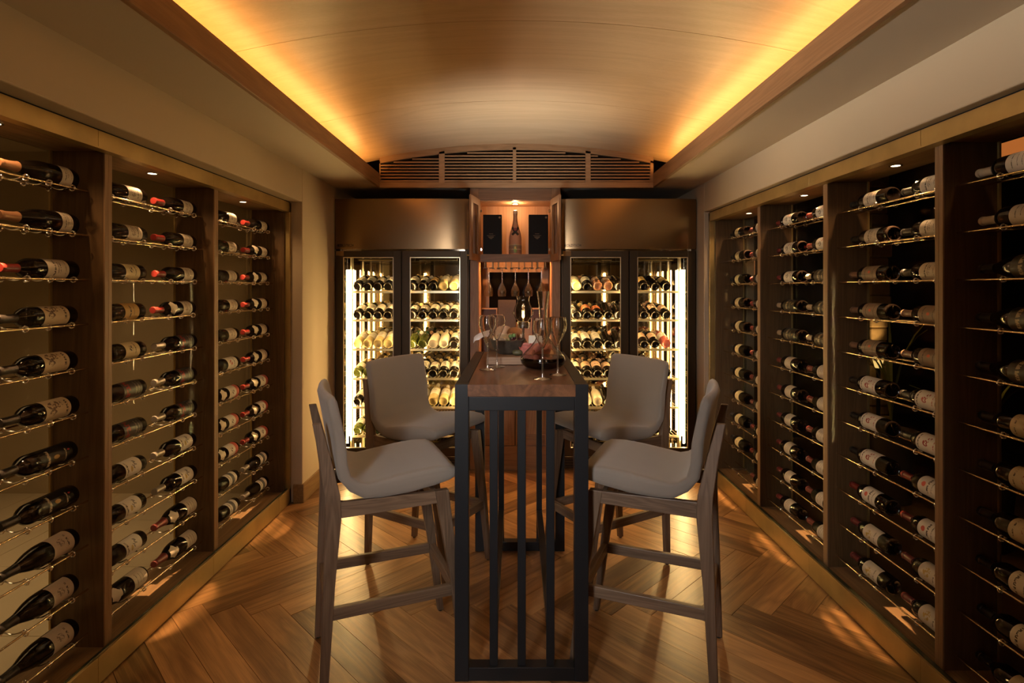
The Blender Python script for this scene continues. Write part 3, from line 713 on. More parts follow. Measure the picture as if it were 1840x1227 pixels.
# ================================================================== FRIDGES
ZS = [1.47, 1.229, 0.982, 0.735, 0.493, 0.25]
def txt_mesh(body, size, depth):
    cu = bpy.data.curves.new('t', 'FONT'); cu.body = body; cu.size = size; cu.extrude = depth; cu.align_x = 'LEFT'
    o = bpy.data.objects.new('t', cu); COL.objects.link(o)
    dg = bpy.context.evaluated_depsgraph_get()
    me = bpy.data.meshes.new_from_object(o.evaluated_get(dg)); bpy.data.objects.remove(o)
    return me
letter_me = txt_mesh('KOLDTECH', 0.030, 0.0006); letter_me.materials.append(m_blackcard)
def fridge(x0, x1, side, mirror):
    YF = 4.60; YB = 5.24
    f = empty('wine_fridge', ((x0+x1)/2, YF, 0), 'tall two-door steel wine fridge with lit shelves, %s of the oak cabinet' % side, 'wine fridge', 'two lit wine fridges')
    zt = 2.234; zd = 1.812; zb = 0.13
    t = 0.035
    part('side_wall', MB().box(x0, x0+t, YF, YB+t, 0.05, zt-0.02), m_dsteel, f)
    part('side_wall', MB().box(x1-t, x1, YF, YB+t, 0.05, zt-0.02), m_dsteel, f)
    part('inner_liner', MB().box(x0+t, x0+t+0.004, YF+0.04, YB, zb, zd), m_mirror, f)
    part('inner_liner', MB().box(x1-t-0.004, x1-t, YF+0.04, YB, zb, zd), m_mirror, f)
    part('back_panel', MB().box(x0+t, x1-t, YB, YB+t, zb, zd), m_mirror, f)
    part('floor_panel', MB().box(x0+t, x1-t, YF+0.04, YB, zb-0.04, zb+0.01), m_mirror, f)
    part('top_panel', MB().box(x0+t, x1-t, YF+0.04, YB, zd-0.02, zd+0.03), m_mirror, f)
    cv = part('vent_cover', MB().box(x0+0.12, x1-0.12, YF+0.2, YB-0.05, zd-0.075, zd-0.055), m_mirror, f)
    sl = MB()
    for j in range(3):
        for i in range(26):
            xx = x0+0.15+i*(x1-x0-0.30)/25
            sl.box(xx-0.008, xx+0.008, YF+0.24+j*0.05, YF+0.255+j*0.05, zd-0.0765, zd-0.0745)
    o = part('slots', sl, m_dark, cv); o['kind'] = 'stuff'
    # bowed canopy
    rows = []; n = 14
    for i in range(n+1):
        u = -1 + 2*i/n; x = x0 + (x1-x0)*(u+1)/2; y = YF - 0.022 - 0.022*(1-abs(u)**6)
        rows.append([(x, y, zd+0.01), (x, YF+0.03, zd+0.01), (x, YF+0.03, zt), (x, y, zt)])
    part('canopy', MB().loops(rows), m_steel, f, smooth=30)
    part('canopy_top', MB().box(x0+0.01, x1-0.01, YF+0.03, YB, zt-0.03, zt-0.02), m_dark, f)
    lme = letter_me.copy()
    for v in lme.vertices:
        tx, tz, ty = v.co.x*0.86, v.co.y, v.co.z
        x = x0 + 0.022 + tx; u = -1 + 2*(x-x0)/(x1-x0)
        v.co = Vector((x, YF - 0.022 - 0.022*(1-abs(u)**6) - 0.0012 - ty, 1.842 + tz)) - ORG[f.name]
    part('lettering', None, None, f, me=lme)
    part('kick_plate', MB().box(x0, x1, YF-0.01, YF+0.03, 0.02, 0.11), m_dsteel, f)
    for i in range(3): part('grille_slat', MB().box(x0+0.03, x1-0.03, YF-0.014, YF-0.009, 0.035+i*0.022, 0.045+i*0.022), m_dark, f)
    part('mullion', MB().box((x0+x1)/2-0.035, (x0+x1)/2+0.035, YF, YF+0.04, 0.11, zd), m_dsteel, f)
    xm = (x0+x1)/2
    for di, (a, b) in enumerate(((x0+0.008, xm-0.005), (xm+0.005, x1-0.008))):
        dz0, dz1 = 0.12, zd-0.004
        sw = 0.062
        mb = MB()
        y0_, y1_ = YF-0.035, YF-0.004
        d = part('door', mb.box(a, a+sw, y0_, y1_, dz0, dz1), m_dsteel, f, bevel=0.002)
        part('stile', MB().box(b-sw, b, y0_, y1_, dz0, dz1), m_dsteel, d, bevel=0.002)
        part('rail', MB().box(a+sw, b-sw, y0_, y1_, dz1-0.052, dz1), m_dsteel, d, bevel=0.002)
        part('rail', MB().box(a+sw, b-sw, y0_, y1_, dz0, dz0+0.07), m_dsteel, d, bevel=0.002)
        part('pane', MB().box(a+sw-0.002, b-sw+0.002, y0_+0.010, y0_+0.016, dz0+0.068, dz1-0.050), m_fpane, d)
        g = 0.006
        gk = MB().box(a+sw, a+sw+g, y0_+0.002, y0_+0.010, dz0+0.07, dz1-0.052).box(b-sw-g, b-sw, y0_+0.002, y0_+0.010, dz0+0.07, dz1-0.052)
        gk.box(a+sw, b-sw, y0_+0.002, y0_+0.010, dz1-0.058, dz1-0.052)
        part('gasket_trim', gk, m_shelf, d)
        if di == 0: part('badge', MB().box(a+0.002, a+0.068, y0_-0.0015, y0_, dz1-0.042, dz1-0.002), m_steel, d)
        for z in ZS:
            sa, sb = (x0+0.10, xm-0.02) if di == 0 else (xm+0.02, x1-0.10)
            sh = part('shelf', MB().box(sa, sb, 4.700, 4.710, z-0.010, z+0.008), m_shelf, f)
            wr_ = MB()
            for i in range(15):
                xx = sa + (sb-sa)*i/14; wr_.box(xx-0.0018, xx+0.0018, 4.710, 5.15, z-0.006, z-0.002)
            wr_.box(sa, sb, 5.148, 5.154, z-0.008, z-0.001)
            part('wire_grid', wr_, m_shelf, sh)
    for x in (x0+0.072, xm-0.008, x1-0.072):
        part('light_tube', MB().tube([(x, 4.675, 0.20), (x, 4.675, 1.655)], 0.0085, 10), m_tube, f, smooth=60)
        part('tube_cap', MB().tube([(x, 4.675, 1.655), (x, 4.675, 1.76)], 0.004, 8), m_chrome, f, smooth=60)
    for x, y in ((x0+0.058, 4.90), (x0+0.062, 5.10), (x1-0.058, 4.90), (x1-0.062, 5.10)):
        part('light_tube', MB().tube([(x, y, 0.20), (x, y, 1.665)], 0.0055, 8), m_tube2, f, smooth=60)
    for x in (x0+0.085, x1-0.085):
        part('shelf_post', MB().box(x-0.006, x+0.006, 4.735, 4.747, 0.14, 1.79).box(x-0.006, x+0.006, 5.10, 5.112, 0.14, 1.79), m_shelf, f)
    return f
fridge(-1.492, -0.392, 'left', False)
fridge(0.372, 1.478, 'right', True)

FB = {  # fridge bottle looks
 'dc': (('bordeaux','dark','gold','ivory',.05,.15), 'dark bottle with ivory label'),
 'dg': (('bordeaux','dark','gold','gold',.05,.15), 'dark bottle with gold label'),
 'st': (('bordeaux','clear','white','ivory',.07,.17), 'straw-coloured bottle with ivory label'),
 'pp': (('burgundy','paper','white',None,0,0), 'pale frosted bottle'),
 'gr': (('burgundy','green','gold','ivory',.06,.14), 'green bottle with ivory label'),
 'gn': (('burgundy','green','green',None,0,0), 'plain green bottle'),
 'ro': (('bordeaux','rose','brown','peach',.08,.15), 'amber rose bottle'),
 'pk': (('bordeaux','pink','red','ivory',.08,.17), 'pink bottle with pale label'),
 'dk': (('bordeaux','dark','black',None,0,0), 'plain dark bottle'),
 'do': (('bordeaux','dark','black','orange',.06,.14), 'dark bottle with orange label'),
 'dp': (('bordeaux','dark','copper','peach',.06,.15), 'dark bottle with peach label'),
 'dw': (('bordeaux','dark','white','ivory',.03,.19), 'dark bottle with tall white label'),
}
def row_of(s): return s.split()
FR = [ # (fridge word, door word, xa, xb, shelves)
 ('left fridge', 'left door', -1.387, -0.962, ['dc dc dc dc dc', 'dc dc dc dc dc', 'st st st st st', 'gr gr dc dc gr', 'dc dc dc dc dc', 'gr gr gr dc dc']),
 ('left fridge', 'right door', -0.926, -0.490, ['dc dc dg st st', 'dc dc dc dc dc', 'gn gn pp pp dc', 'dc dc dc dc dc', 'gr st st st st', 'gr gn gr gn gr']),
 ('right fridge', 'left door', 0.470, 0.906, ['st dc ro ro dk', 'dk do do dk dk', 'dc dw dw dk dk', 'dc dp dp dp dc', 'dk pp pp dk pk', 'gr gn dk dk gr']),
 ('right fridge', 'right door', 0.945, 1.312, ['dg dg dk dg', 'dk dk dp dp', 'pk dp dp pk', 'dc dc dk dc', 'gr dc dk dc', 'dk gr dk dc']),
]
for fw, dw_, xa, xb, shelves in FR:
    for si, row in enumerate(shelves):
        ks = row_of(row); n = len(ks)
        for i, k in enumerate(ks):
            x = xa + 0.042 + (xb-xa-0.084)*i/(n-1)
            spec, words = FB[k]
            r_ = 0.0412 if spec[0] == 'burgundy' else 0.0378
            tl = R(14 + random.uniform(-2, 3))
            lean = random.uniform(-0.015, 0.015); sc_ = 1.09 if spec[0] == 'bordeaux' else 1.0
            mt = frame((x, 4.716, ZS[si] + 0.009 + sc_*r_*math.cos(tl)), (lean, math.cos(tl), math.sin(tl)), (random.uniform(-0.3, 0.3), -0.2, 1)) @ Matrix.Scale(sc_, 4)
            place_bottle(spec, mt, '%s, %s of %s on %s shelf, %s %s' % (words, ORD[i], {4: 'four', 5: 'five'}[n], ORD[si], fw, dw_), 'front bottles in the wine fridges')
        if si < 4:
            for i in range(n-1 if n > 4 else n):
                x = xa + 0.042 + (xb-xa-0.084)*(i+0.5)/(n-1)
                if x > xb - 0.02: continue
                k = random.choice(['dc', 'gr', 'dc', 'dp', 'st'] if fw == 'left fridge' else ['dc', 'dk', 'dp', 'ro'])
                spec, words = FB[k]
                tl = R(15)
                mt = frame((x, 5.212, ZS[si] + 0.05), (0, -math.cos(tl), math.sin(tl)), (0, 0.1, 1))
                place_bottle(spec, mt, '%s, %s in rear row of %s shelf, %s %s' % (words.split(' with')[0] + ' neck forward', ORD[i], ORD[si], fw, dw_), 'rear bottles in the wine fridges')

# ================================================================== CENTRE CABINET
XA, XB = -0.384, 0.364
cb = empty('bar_cabinet', ((XA+XB)/2, 4.60, 0), 'oak bar cabinet with lit niches and open glazed doors between the fridges', 'cabinet')
st = MB().box(XA, XA+0.072, 4.60, 5.0, 0.0, ZC-0.002)
part('side_panel', st, m_cab, cb, bevel=0.003)
part('side_panel', MB().box(XB-0.072, XB, 4.60, 5.0, 0.0, ZC-0.002), m_cab, cb, bevel=0.003)
IX0, IX1 = XA+0.072, XB-0.072
part('lintel', MB().box(IX0, IX1, 4.605, 4.63, 2.232, ZC-0.004), m_cab_x, cb, bevel=0.002)
part('upper_ceiling', MB().box(IX0, IX1, 4.63, 4.96, 2.228, 2.245), m_niche, cb)
part('upper_back', MB().box(IX0, IX1, 4.95, 4.97, 1.70, 2.24), m_niche, cb)
part('upper_shelf', MB().box(IX0, IX1, 4.625, 4.96, 1.762, 1.783), m_niche, cb)
part('shelf_fascia', MB().box(IX0, IX1, 4.605, 4.625, 1.717, 1.783), m_cab_x, cb, bevel=0.002)
part('lower_back', MB().box(IX0, IX1, 4.96, 4.98, 0.90, 1.72), m_niche, cb)
part('niche_lining', MB().box(IX0, IX0+0.008, 4.63, 4.96, 0.92, 1.72).box(IX1-0.008, IX1, 4.63, 4.96, 0.92, 1.72), m_niche, cb)
part('dark_mirror', MB().box(IX0+0.07, IX1-0.07, 4.952, 4.960, 1.20, 1.643), plain('smoked_mirror', (0.010, 0.008, 0.006), 0.04, spec=0.12), cb)
part('counter', MB().box(IX0, IX1, 4.585, 4.96, 0.885, 0.915), m_cab_x, cb, bevel=0.003)
for a, b in ((IX0, -0.012), (-0.008, IX1)):
    d = part('door', MB().box(a+0.001, a+0.055, 4.600, 4.622, 0.20, 0.875), m_cab, cb, bevel=0.002)
    part('stile', MB().box(b-0.055, b-0.001, 4.600, 4.622, 0.20, 0.875), m_cab, d, bevel=0.002)
    part('rail', MB().box(a+0.055, b-0.055, 4.600, 4.622, 0.80, 0.875), m_cab_x, d, bevel=0.002)
    part('rail', MB().box(a+0.055, b-0.055, 4.600, 4.622, 0.20, 0.29), m_cab_x, d, bevel=0.002)
    part('panel', MB().box(a+0.055, b-0.055, 4.609, 4.618, 0.29, 0.80), m_cab, d)
    xk = b-0.03 if a < -0.1 else a+0.03
    part('knob', MB().ball((xk, 4.592, 0.56), 0.010), m_brass, d, smooth=60)
part('plinth', MB().box(IX0, IX1, 4.605, 4.63, 0.0, 0.195), m_cab_x, cb, bevel=0.002)
for s, hx in ((-1, IX0+0.004), (1, IX1-0.004)):
    # open door: hinged at niche edge, swung out past square
    ex = hx + s*0.052; ey = 4.60-0.262
    dv = Vector((ex-hx, ey-4.60, 0)).normalized(); nv = Vector((dv.y, -dv.x, 0))*0.009
    def bar(t0, t1, z0, z1, th=1.0):
        L_ = 0.267
        p0 = Vector((hx, 4.60, 0)) + dv*t0*L_; p1 = Vector((hx, 4.60, 0)) + dv*t1*L_
        q = nv*th
        return MB().hexa([p0-q+Vector((0,0,z0)), p0+q+Vector((0,0,z0)), p0+q+Vector((0,0,z1)), p0-q+Vector((0,0,z1))],
                         [p1-q+Vector((0,0,z0)), p1+q+Vector((0,0,z0)), p1+q+Vector((0,0,z1)), p1-q+Vector((0,0,z1))])
    z0, z1 = 1.722, 2.232
    d = part('glazed_door', bar(0.0, 0.2, z0, z1), m_cab, cb, bevel=0.002)
    part('stile', bar(0.8, 1.0, z0, z1), m_cab, d, bevel=0.002)
    part('rail', bar(0.2, 0.8, z0, z0+0.055), m_cab, d); part('rail', bar(0.2, 0.8, z1-0.055, z1), m_cab, d)
    part('pane', bar(0.2, 0.8, z0+0.055, z1-0.055, 0.25), m_pane, d)
    kp = Vector((hx, 4.60, 1.76)) + dv*0.24 + Vector((s*0.012, 0, 0))
    part('knob', MB().tube([kp, kp+Vector((s*0.022, 0, 0))], [0.004, 0.008], 10), m_brass, d, smooth=50)
    for z in (z0+0.10, z1-0.09): part('hinge', MB().box(hx-s*0.004, hx-s*0.022, 4.615, 4.64, z-0.010, z+0.010), m_chrome, d)
lp = part('puck_light', MB().lathe([(0.03, 0), (0.03, -0.008), (0.022, -0.008)], 20, (-0.01, 4.76, 2.228)), m_chrome, cb, smooth=30)
part('lens', MB().lathe([(0, -0.0085), (0.022, -0.0085)], 16, (-0.01, 4.76, 2.228)), emit('niche_puck', (1.0, 0.66, 0.34), 30.0), lp)
light('niche_light', 'POINT', (-0.01, 4.75, 2.190), P['niche'], (1.0, 0.56, 0.26), radius=0.015)
part('led_bar', MB().box(IX0+0.01, IX1-0.01, 4.628, 4.636, 1.735, 1.752), m_stripled, cb)
light('glass_niche_light', 'AREA', (-0.01, 4.645, 1.745), P['glassniche'], (1.0, 0.42, 0.14), aim=(-0.01, 4.78, 1.2), size=0.5, size_y=0.03)
# glass hanger rails
hr = part('glass_hanger', MB().box(IX0+0.01, IX1-0.01, 4.66, 4.664, 1.758, 1.762), m_black, cb)
for i in range(6):
    xx = -0.01 + (i-2.5)*0.112
    for q in (-0.024, 0.024):
        if IX0 < xx+q < IX1: part('runner', MB().box(xx+q-0.002, xx+q+0.002, 4.66, 4.93, 1.672, 1.760).box(xx+q-0.011, xx+q+0.011, 4.66, 4.93, 1.669, 1.673), m_black, hr)

# ---- stemware
def glass_proto(name='wine_glass'):
    g = empty(name)
    outer = [(.0035,.118),(.0055,.124),(.0105,.133),(.0185,.149),(.0265,.166),(.0335,.183),(.0380,.199),(.0384,.212),(.0362,.228),(.0335,.244)]
    inner = [(r-.0009, z+.0006) for r, z in reversed(outer[1:])] + [(0, .128)]
    part('bowl', MB().lathe([(0,.1165)]+outer+[(.0330,.2446)]+inner, 32), m_stemware, g, smooth=60)
    part('stem', MB().lathe([(.006,.005),(.0045,.012),(.0036,.03),(.0033,.08),(.0036,.112),(.0045,.120)], 12), m_solidglass, g, smooth=60)
    part('foot', MB().lathe([(0,0),(.037,0),(.038,.0012),(.030,.0028),(.012,.0045),(.006,.008),(0,.009)], 28), m_solidglass, g, smooth=50)
    return g
gp = glass_proto()
TZ = 1.134
gl = [(-0.130, 2.507, 'wine glass nearest the left table edge, beside the board'), (-0.091, 2.596, 'wine glass just behind the leftmost glass on the table'),
      (0.105, 2.245, 'wine glass standing nearest in front of the decanter'), (0.174, 2.35, 'wine glass at the right table edge beside the decanter'),]
for i, (x, y, lab) in enumerate(gl):
    g = gp if i == 0 else copy_tree(gp)
    g.location = (x, y, TZ+0.0004); g.rotation_euler.z = i*0.7
    tag(g, lab, 'glass', 'wine glasses on the tall table')
for i in range(5):
    x = -0.01 + (i-2)*0.112
    for row in range(2):
        g = copy_tree(gp); g.location = (x, 4.715+row*0.10, 1.6765); g.rotation_euler = (PI, 0, i*0.5)
        tag(g, 'wine glass hanging upside down, %s from left, %s row under niche' % (ORD[i], ['front', 'back'][row]), 'glass', 'glasses hanging in the lower niche')

# ---- upper niche: champagne bottle and black boxes
ch = empty('champagne_bottle', (-0.01, 4.74, 1.7832), 'large copper-pink sparkling wine bottle with black ribbon in upper niche', 'bottle')
cx, cy0, cz = -0.01, 4.74, 1.7832
chp = [(0,.012),(.04,.006),(.048,0),(.053,.004),(.054,.012),(.054,.135),(.052,.155),(.045,.19),(.034,.225),(.024,.262),(.018,.295)]
part('bottle_body', MB().lathe(chp+[(.0165,.330),(.0,.331)], 28, (cx, cy0, cz)), plain('pink_glass', (0.58, 0.30, 0.20), 0.12, spec=0.6, var=0.1), ch, smooth=40)
part('neck_foil', MB().lathe([(.0245,.262),(.0188,.295),(.0170,.330),(.0188,.345),(.0188,.352)], 24, (cx, cy0, cz)), plain('rose_foil', (0.48, 0.30, 0.20), 0.4, metal=0.5, scale=80, var=0.3), ch, smooth=40)
part('cork_cap', MB().lathe([(.0188,.350),(.0205,.358),(.0195,.372),(.012,.381),(0,.383)], 20, (cx, cy0, cz)), plain('cap_foil', (0.75, 0.62, 0.45), 0.4, metal=0.3), ch, smooth=50)
def wrap(u0, z0, u1, z1, w, r_of, n=8, lift=.002):
    """ribbon strip on the bottle's front from angle u0,z0 to u1,z1 (angle from -Y)"""
    mb = MB()
    d = Vector((u1-u0, (z1-z0)/0.045)).normalized(); nn = Vector((-d.y, d.x))
    for i in range(n+1):
        t = i/n
        for q in (-1, 1):
            a = u0+(u1-u0)*t + q*nn.x*w/0.045; z = z0+(z1-z0)*t + q*nn.y*w
            r = r_of(z)+lift
            mb.v.append((cx + r*math.sin(a), cy0 - r*math.cos(a), cz+z))
    for i in range(n): mb.f.append((2*i, 2*i+1, 2*i+3, 2*i+2))
    return mb
def rch(z):
    for (r0, z0), (r1, z1) in zip(chp[3:], chp[4:]):
        if z0 <= z <= z1: return r0+(r1-r0)*(z-z0)/max(1e-6, z1-z0)
    return .018
rb = plain('black_ribbon', (0.012, 0.010, 0.012), 0.4)
o = part('ribbon', wrap(-0.85, .235, 0.55, .168, .010, rch), rb, ch, smooth=60); part('ribbon', wrap(0.85, .235, -0.55, .168, .010, rch, lift=.003), rb, ch, smooth=60)
me = MB().lathe([(0, .004), (.013, .004), (.015, 0)], 18).mesh('seal'); me.materials.append(plain('wax_seal', (0.25, 0.05, 0.06), 0.4))
o = part('seal', None, None, ch, me=me); o.rotation_euler = (R(82), 0, 0); o.location = (0, -rch(.215)-.005, .215)
mb = MB(); uv = []; k = 14
for j in range(3):
    for i in range(k+1):
        a = R(-85+170*i/k); r = .0552; mb.v.append((cx+r*math.sin(a), cy0-r*math.cos(a), cz+.012+.075*j/2)); uv.append((i/k, j/2))
for j in range(2):
    for i in range(k): q = j*(k+1)+i; mb.f.append((q, q+1, q+k+2, q+k+1))
mb.uv = uv
part('label', mb, label_mat('label_champagne', (0.30, 0.19, 0.13), [('s', .92, 1.0, (0.5, 0.38, 0.2)), ('b', .5, .45, .09, .42, (0.22, 0.34, 0.06), 0), ('b', .5, .62, .05, .16, (0.75, 0.45, 0.12), 0), ('t', .1, .9, .42, .52, (0.62, 0.48, 0.30), 22)], 0.4), ch, smooth=60)
for s, x0, x1 in ((-1, px(868, 4.70), px(901.5, 4.70)), (1, px(950, 4.70), px(985, 4.70))):
    e = empty('presentation_box', ((x0+x1)/2, 4.74, 1.783), 'tall black gift box with gold crest, %s of the champagne bottle' % ('left' if s < 0 else 'right'), 'box', 'black gift boxes in the upper niche')
    bx = part('box_body', MB().box(x0, x1, 4.695, 4.80, 1.7835, 2.122), m_blackcard, e, bevel=0.002)
    xm = (x0+x1)/2 - s*0.0 + (-0.01)
    ink = plain('dim_gold', (0.22, 0.16, 0.08), 0.5)
    cr = MB(); yq = 4.6946
    for w, z in ((.018, .175), (.034, .160), (.024, .150), (.022, .144), (.014, .138), (.008, .133)):
        n = max(2, int(w*2/0.005))
        for i in range(n):
            xx = xm - w + 2*w*i/n; cr.box(xx, xx+0.0034, yq, yq+0.001, 1.783+z, 1.783+z+0.004)
    part('gold_crest', cr, ink, e)
    part('corner_seal', MB().tube([(x1-0.018, yq, 2.098), (x1-0.018, yq+0.001, 2.098)], 0.009, 14), ink, e)

# ---- lower niche things
solo('menu_book', MB().box(px(895, 4.80), px(927, 4.80), 4.78, 4.80, 0.9155, 1.40), plain('brown_leather', (0.13, 0.085, 0.05), 0.55, bump=0.4, scale=90), (px(911, 4.8), 4.79, 0.9155), 'tall brown leather menu book standing in the lower niche', 'book', bevel=0.003)
mf = m_niche
for x0, x1, w in ((px(863.5, 4.85), px(893.5, 4.85), 'left'), (px(954, 4.85), px(984, 4.85), 'right')):
    e = empty('framed_box', ((x0+x1)/2, 4.86, 0.9155), 'open light-wood box with dark front, %s side of the lower niche' % w, 'box', 'wooden boxes in the lower niche')
    z0, z1 = 0.9155, pz(553.5, 4.85)
    for nm, q in (('frame_side', (x0, x0+0.008, z0, z1)), ('frame_side', (x1-0.008, x1, z0, z1)), ('frame_top', (x0+0.008, x1-0.008, z1-0.010, z1)), ('frame_bottom', (x0+0.008, x1-0.008, z0, z0+0.01))):
        part(nm, MB().box(q[0], q[1], 4.83, 4.90, q[2], q[3]), mf, e)
    part('dark_front', MB().box(x0+0.008, x1-0.008, 4.84, 4.845, z0+0.01, z1-0.01), plain('dark_leather', (0.06, 0.025, 0.015), 0.5), e)

# ================================================================== TABLE
tb = empty('high_table', (0.02, 2.68, 0), 'tall narrow bar table with walnut top and black steel slatted base', 'table')
TX0, TX1, TY0, TY1 = px(817, 2.12), px(1057.5, 2.12), 2.12, 3.22
LW = 0.053
def B(name, *a, m=m_black, bevel=0.002): return part(name, MB().box(*a), m, tb, bevel=bevel)
for y0, y1 in ((TY0, TY0+0.05), (TY1-0.05, TY1)):
    for x0 in (TX0, TX1-LW): B('leg', x0, x0+LW, y0, y1, 0.0015, TZ)
    B('foot_rail', TX0+LW, TX1-LW, y0, y1, 0.004, 0.055)
    B('top_rail', TX0+LW, TX1-LW, y0, y1, 1.034, 1.087)
    yb = (y0 + y1)/2
    for xa, xb in ((879.5, 894.5), (930, 945), (982, 997)):
        B('slat', px(xa, 2.12), px(xb, 2.12), yb-0.014, yb+0.014, 0.055, 1.034)
B('side_rail', TX0, TX0+LW-0.006, TY0+0.05, TY1-0.05, 1.080, TZ)
B('side_rail', TX1-LW+0.006, TX1, TY0+0.05, TY1-0.05, 1.080, TZ)
for xx in (px(887, 2.12), px(989.5, 2.12)):
    B('stretcher', xx-0.016, xx+0.016, TY0+0.05, TY1-0.04, 0.195, 0.235)
part('tabletop', MB().box(TX0+LW-0.004, TX1-LW+0.004, TY0-0.0005, TY1, 1.087, TZ-0.001), m_tabletop, tb, bevel=0.0015)

# ---- decanter
dc = empty('decanter', (0.122, 2.56, TZ), 'wide-bottomed glass decanter of red wine behind the front glass', 'decanter')
o3 = (0.122, 2.56, TZ+0.0005)
do = [(0,.002),(.060,.0),(.085,.008),(.099,.022),(.104,.038),(.099,.054),(.082,.074),(.058,.098),(.038,.124),(.025,.155),(.0185,.19),(.0168,.23),(.0185,.27),(.023,.31),(.0285,.345),(.0300,.352)]
part('glass_body', MB().lathe(do + [(.0285,.3525)] + [(max(0, r-.0018), z+.001) for r, z in reversed(do[1:-1])] + [(0,.0035)], 40, o3), m_stemware, dc, smooth=60)
wi = [(0,.0025),(.059,.0012),(.0842,.0090),(.0980,.0225),(.1030,.038),(.0992,.050)]
part('red_wine', MB().lathe(wi+[(0,.050)], 36, o3), m_wine, dc, smooth=50)
# ---- oil lamp
lx, ly = 0.034, 2.80
la = empty('oil_lamp', (lx, ly, TZ), 'slim chrome oil lamp with lit flame in a clear glass chimney', 'lamp')
o4 = (lx, ly, TZ)
part('base', MB().lathe([(0,.001),(.046,.001),(.048,.004),(.040,.008),(.010,.012),(.006,.018)], 28, o4), m_chrome, la, smooth=40)
part('stem', MB().lathe([(.0062,.014),(.0062,.165)], 14, o4), m_chrome, la, smooth=40)
part('fuel_cup', MB().lathe([(.0062,.163),(.027,.166),(.029,.170),(.029,.198),(.026,.201),(0,.201)], 24, o4), m_chrome, la, smooth=40)
part('burner', MB().lathe([(.004,.200),(.004,.214),(0,.215)], 10, o4), m_brass, la, smooth=40)
chm = [(.028,.2015),(.040,.215),(.0495,.237),(.0500,.250),(.044,.268),(.035,.288),(.030,.302),(.0300,.312),(.0355,.327)]
part('chimney', MB().lathe(chm, 32, o4), m_thin, la, smooth=60)
part('flame', MB().lathe([(0,.214),(.0055,.220),(.0072,.228),(.005,.241),(.002,.252),(0,.256)], 14, o4), m_flame, la, smooth=60)
light('flame_light', 'POINT', (lx, ly, TZ+0.235), 0.5, (1.0, 0.55, 0.22), radius=0.008)
# ---- board and food
BZ = 1.172
solo('serving_board', MB().box(-0.145, 0.16, 2.66, 3.02, TZ+0.0005, BZ), m_board, (0.0, 2.84, TZ), 'thick wooden serving board carrying bread, cheese and cured meat', 'board', bevel=0.003)
m_stone = plain('slate_bowl', (0.06, 0.045, 0.030), 0.75, bump=1.0, scale=45, var=0.7)
bo = [(0,.0),(.045,.0),(.062,.010),(.082,.040),(.094,.072)]
mb = MB().lathe(bo+[(.088,.073)]+[(r-.007, z+.006) for r, z in reversed(bo[1:-1])]+[(0,.006)], 9, (-0.045, 2.80, BZ))
random.seed(3)
mb.v = [(x+random.uniform(-.004,.004), y+random.uniform(-.004,.004), z+random.uniform(-.003,.003) if z > BZ+0.01 else z) for x, y, z in mb.v]
solo('stone_bowl', mb, m_stone, (-0.045, 2.80, BZ), 'rough dark stone bowl of cheese and grapes on the board', 'bowl', smooth=40)
m_cheese = plain('cheese', (0.72, 0.58, 0.34), 0.55); m_rind = plain('pale_cheese', (0.78, 0.70, 0.55), 0.55)
def wedge(c, sx, sy, sz, rot):
    ca, sa = math.cos(rot), math.sin(rot)
    pts = [(-sx,-sy),(sx,-sy*.6),(sx*.3,sy)]
    P2 = [(c[0]+x*ca-y*sa, c[1]+x*sa+y*ca) for x, y in pts]
    return MB().loops([[(x, y, c[2]) for x, y in P2], [(x*.96+c[0]*.04, y*.96+c[1]*.04, c[2]+sz) for x, y in P2]])
ch_spots = [(-.095, 2.785, 1.215, .4, 'cream cheese piece at the left rim of stone bowl'), (-.055, 2.77, 1.222, 1.6, 'yellow cheese wedge in the middle of stone bowl'),
            (-.072, 2.83, 1.235, 2.7, 'pale cheese wedge at the back of stone bowl'), (-.02, 2.84, 1.235, .9, 'small cheese chunk behind the grapes'), (.09, 2.86, BZ+.001, 2.2, 'tall cheese wedge standing right of the oil lamp')]
for i, (x, y, z, r_, lab) in enumerate(ch_spots):
    solo('cheese_wedge', wedge((x, y, z), .022 if i < 4 else .03, .020 if i < 4 else .03, .034 if i < 4 else .085, r_), m_rind if i % 2 == 0 else m_cheese, (x, y, z), lab, 'cheese', 'cheese pieces on the board', bevel=0.002)
for i, (x, y, z, r_, lab) in enumerate([(-.105, 2.80, 1.236, 1.2, 'orange-rinded cheese cube behind the left bowl rim'), (-.035, 2.80, 1.246, 2.0, 'white cheese cube beside the green grapes'), (-.075, 2.765, 1.232, .2, 'pale cheese cube at the front bowl rim')]):
    solo('cheese_cube', MB().box(x-.013, x+.013, y-.012, y+.012, z, z+.024), m_cheese if i == 0 else m_rind, (x, y, z), lab, 'cheese', 'cheese pieces on the board', bevel=0.002).rotation_euler = (.2*r_, .3, r_)
m_grape = plain('dark_grape', (0.07, 0.012, 0.02), 0.2); m_olive = plain('green_grape', (0.20, 0.34, 0.12), 0.2)
gs = [(-.018,2.768,1.238,0),(-.002,2.775,1.232,0),(-.01,2.79,1.252,0),(.012,2.765,1.225,0),(.018,2.785,1.240,0),(-.030,2.775,1.222,0),(.002,2.760,1.222,0),(.024,2.80,1.228,0),(-.03,2.765,1.262,1),(-.014,2.772,1.266,1),(-.040,2.760,1.240,1)]
for i, (x, y, z, k) in enumerate(gs):
    solo('grape', MB().ball((x, y, z), .0105), m_olive if k else m_grape, (x, y, z),
         'green grape, %s one on the dark grapes in the stone bowl' % ['top left', 'top right', 'lower left'][i-8] if k else 'dark grape, %s along the cluster at front of the stone bowl' % ORD[i], 'grape', 'green grapes in the bowl' if k else 'dark grapes in the bowl', smooth=60)
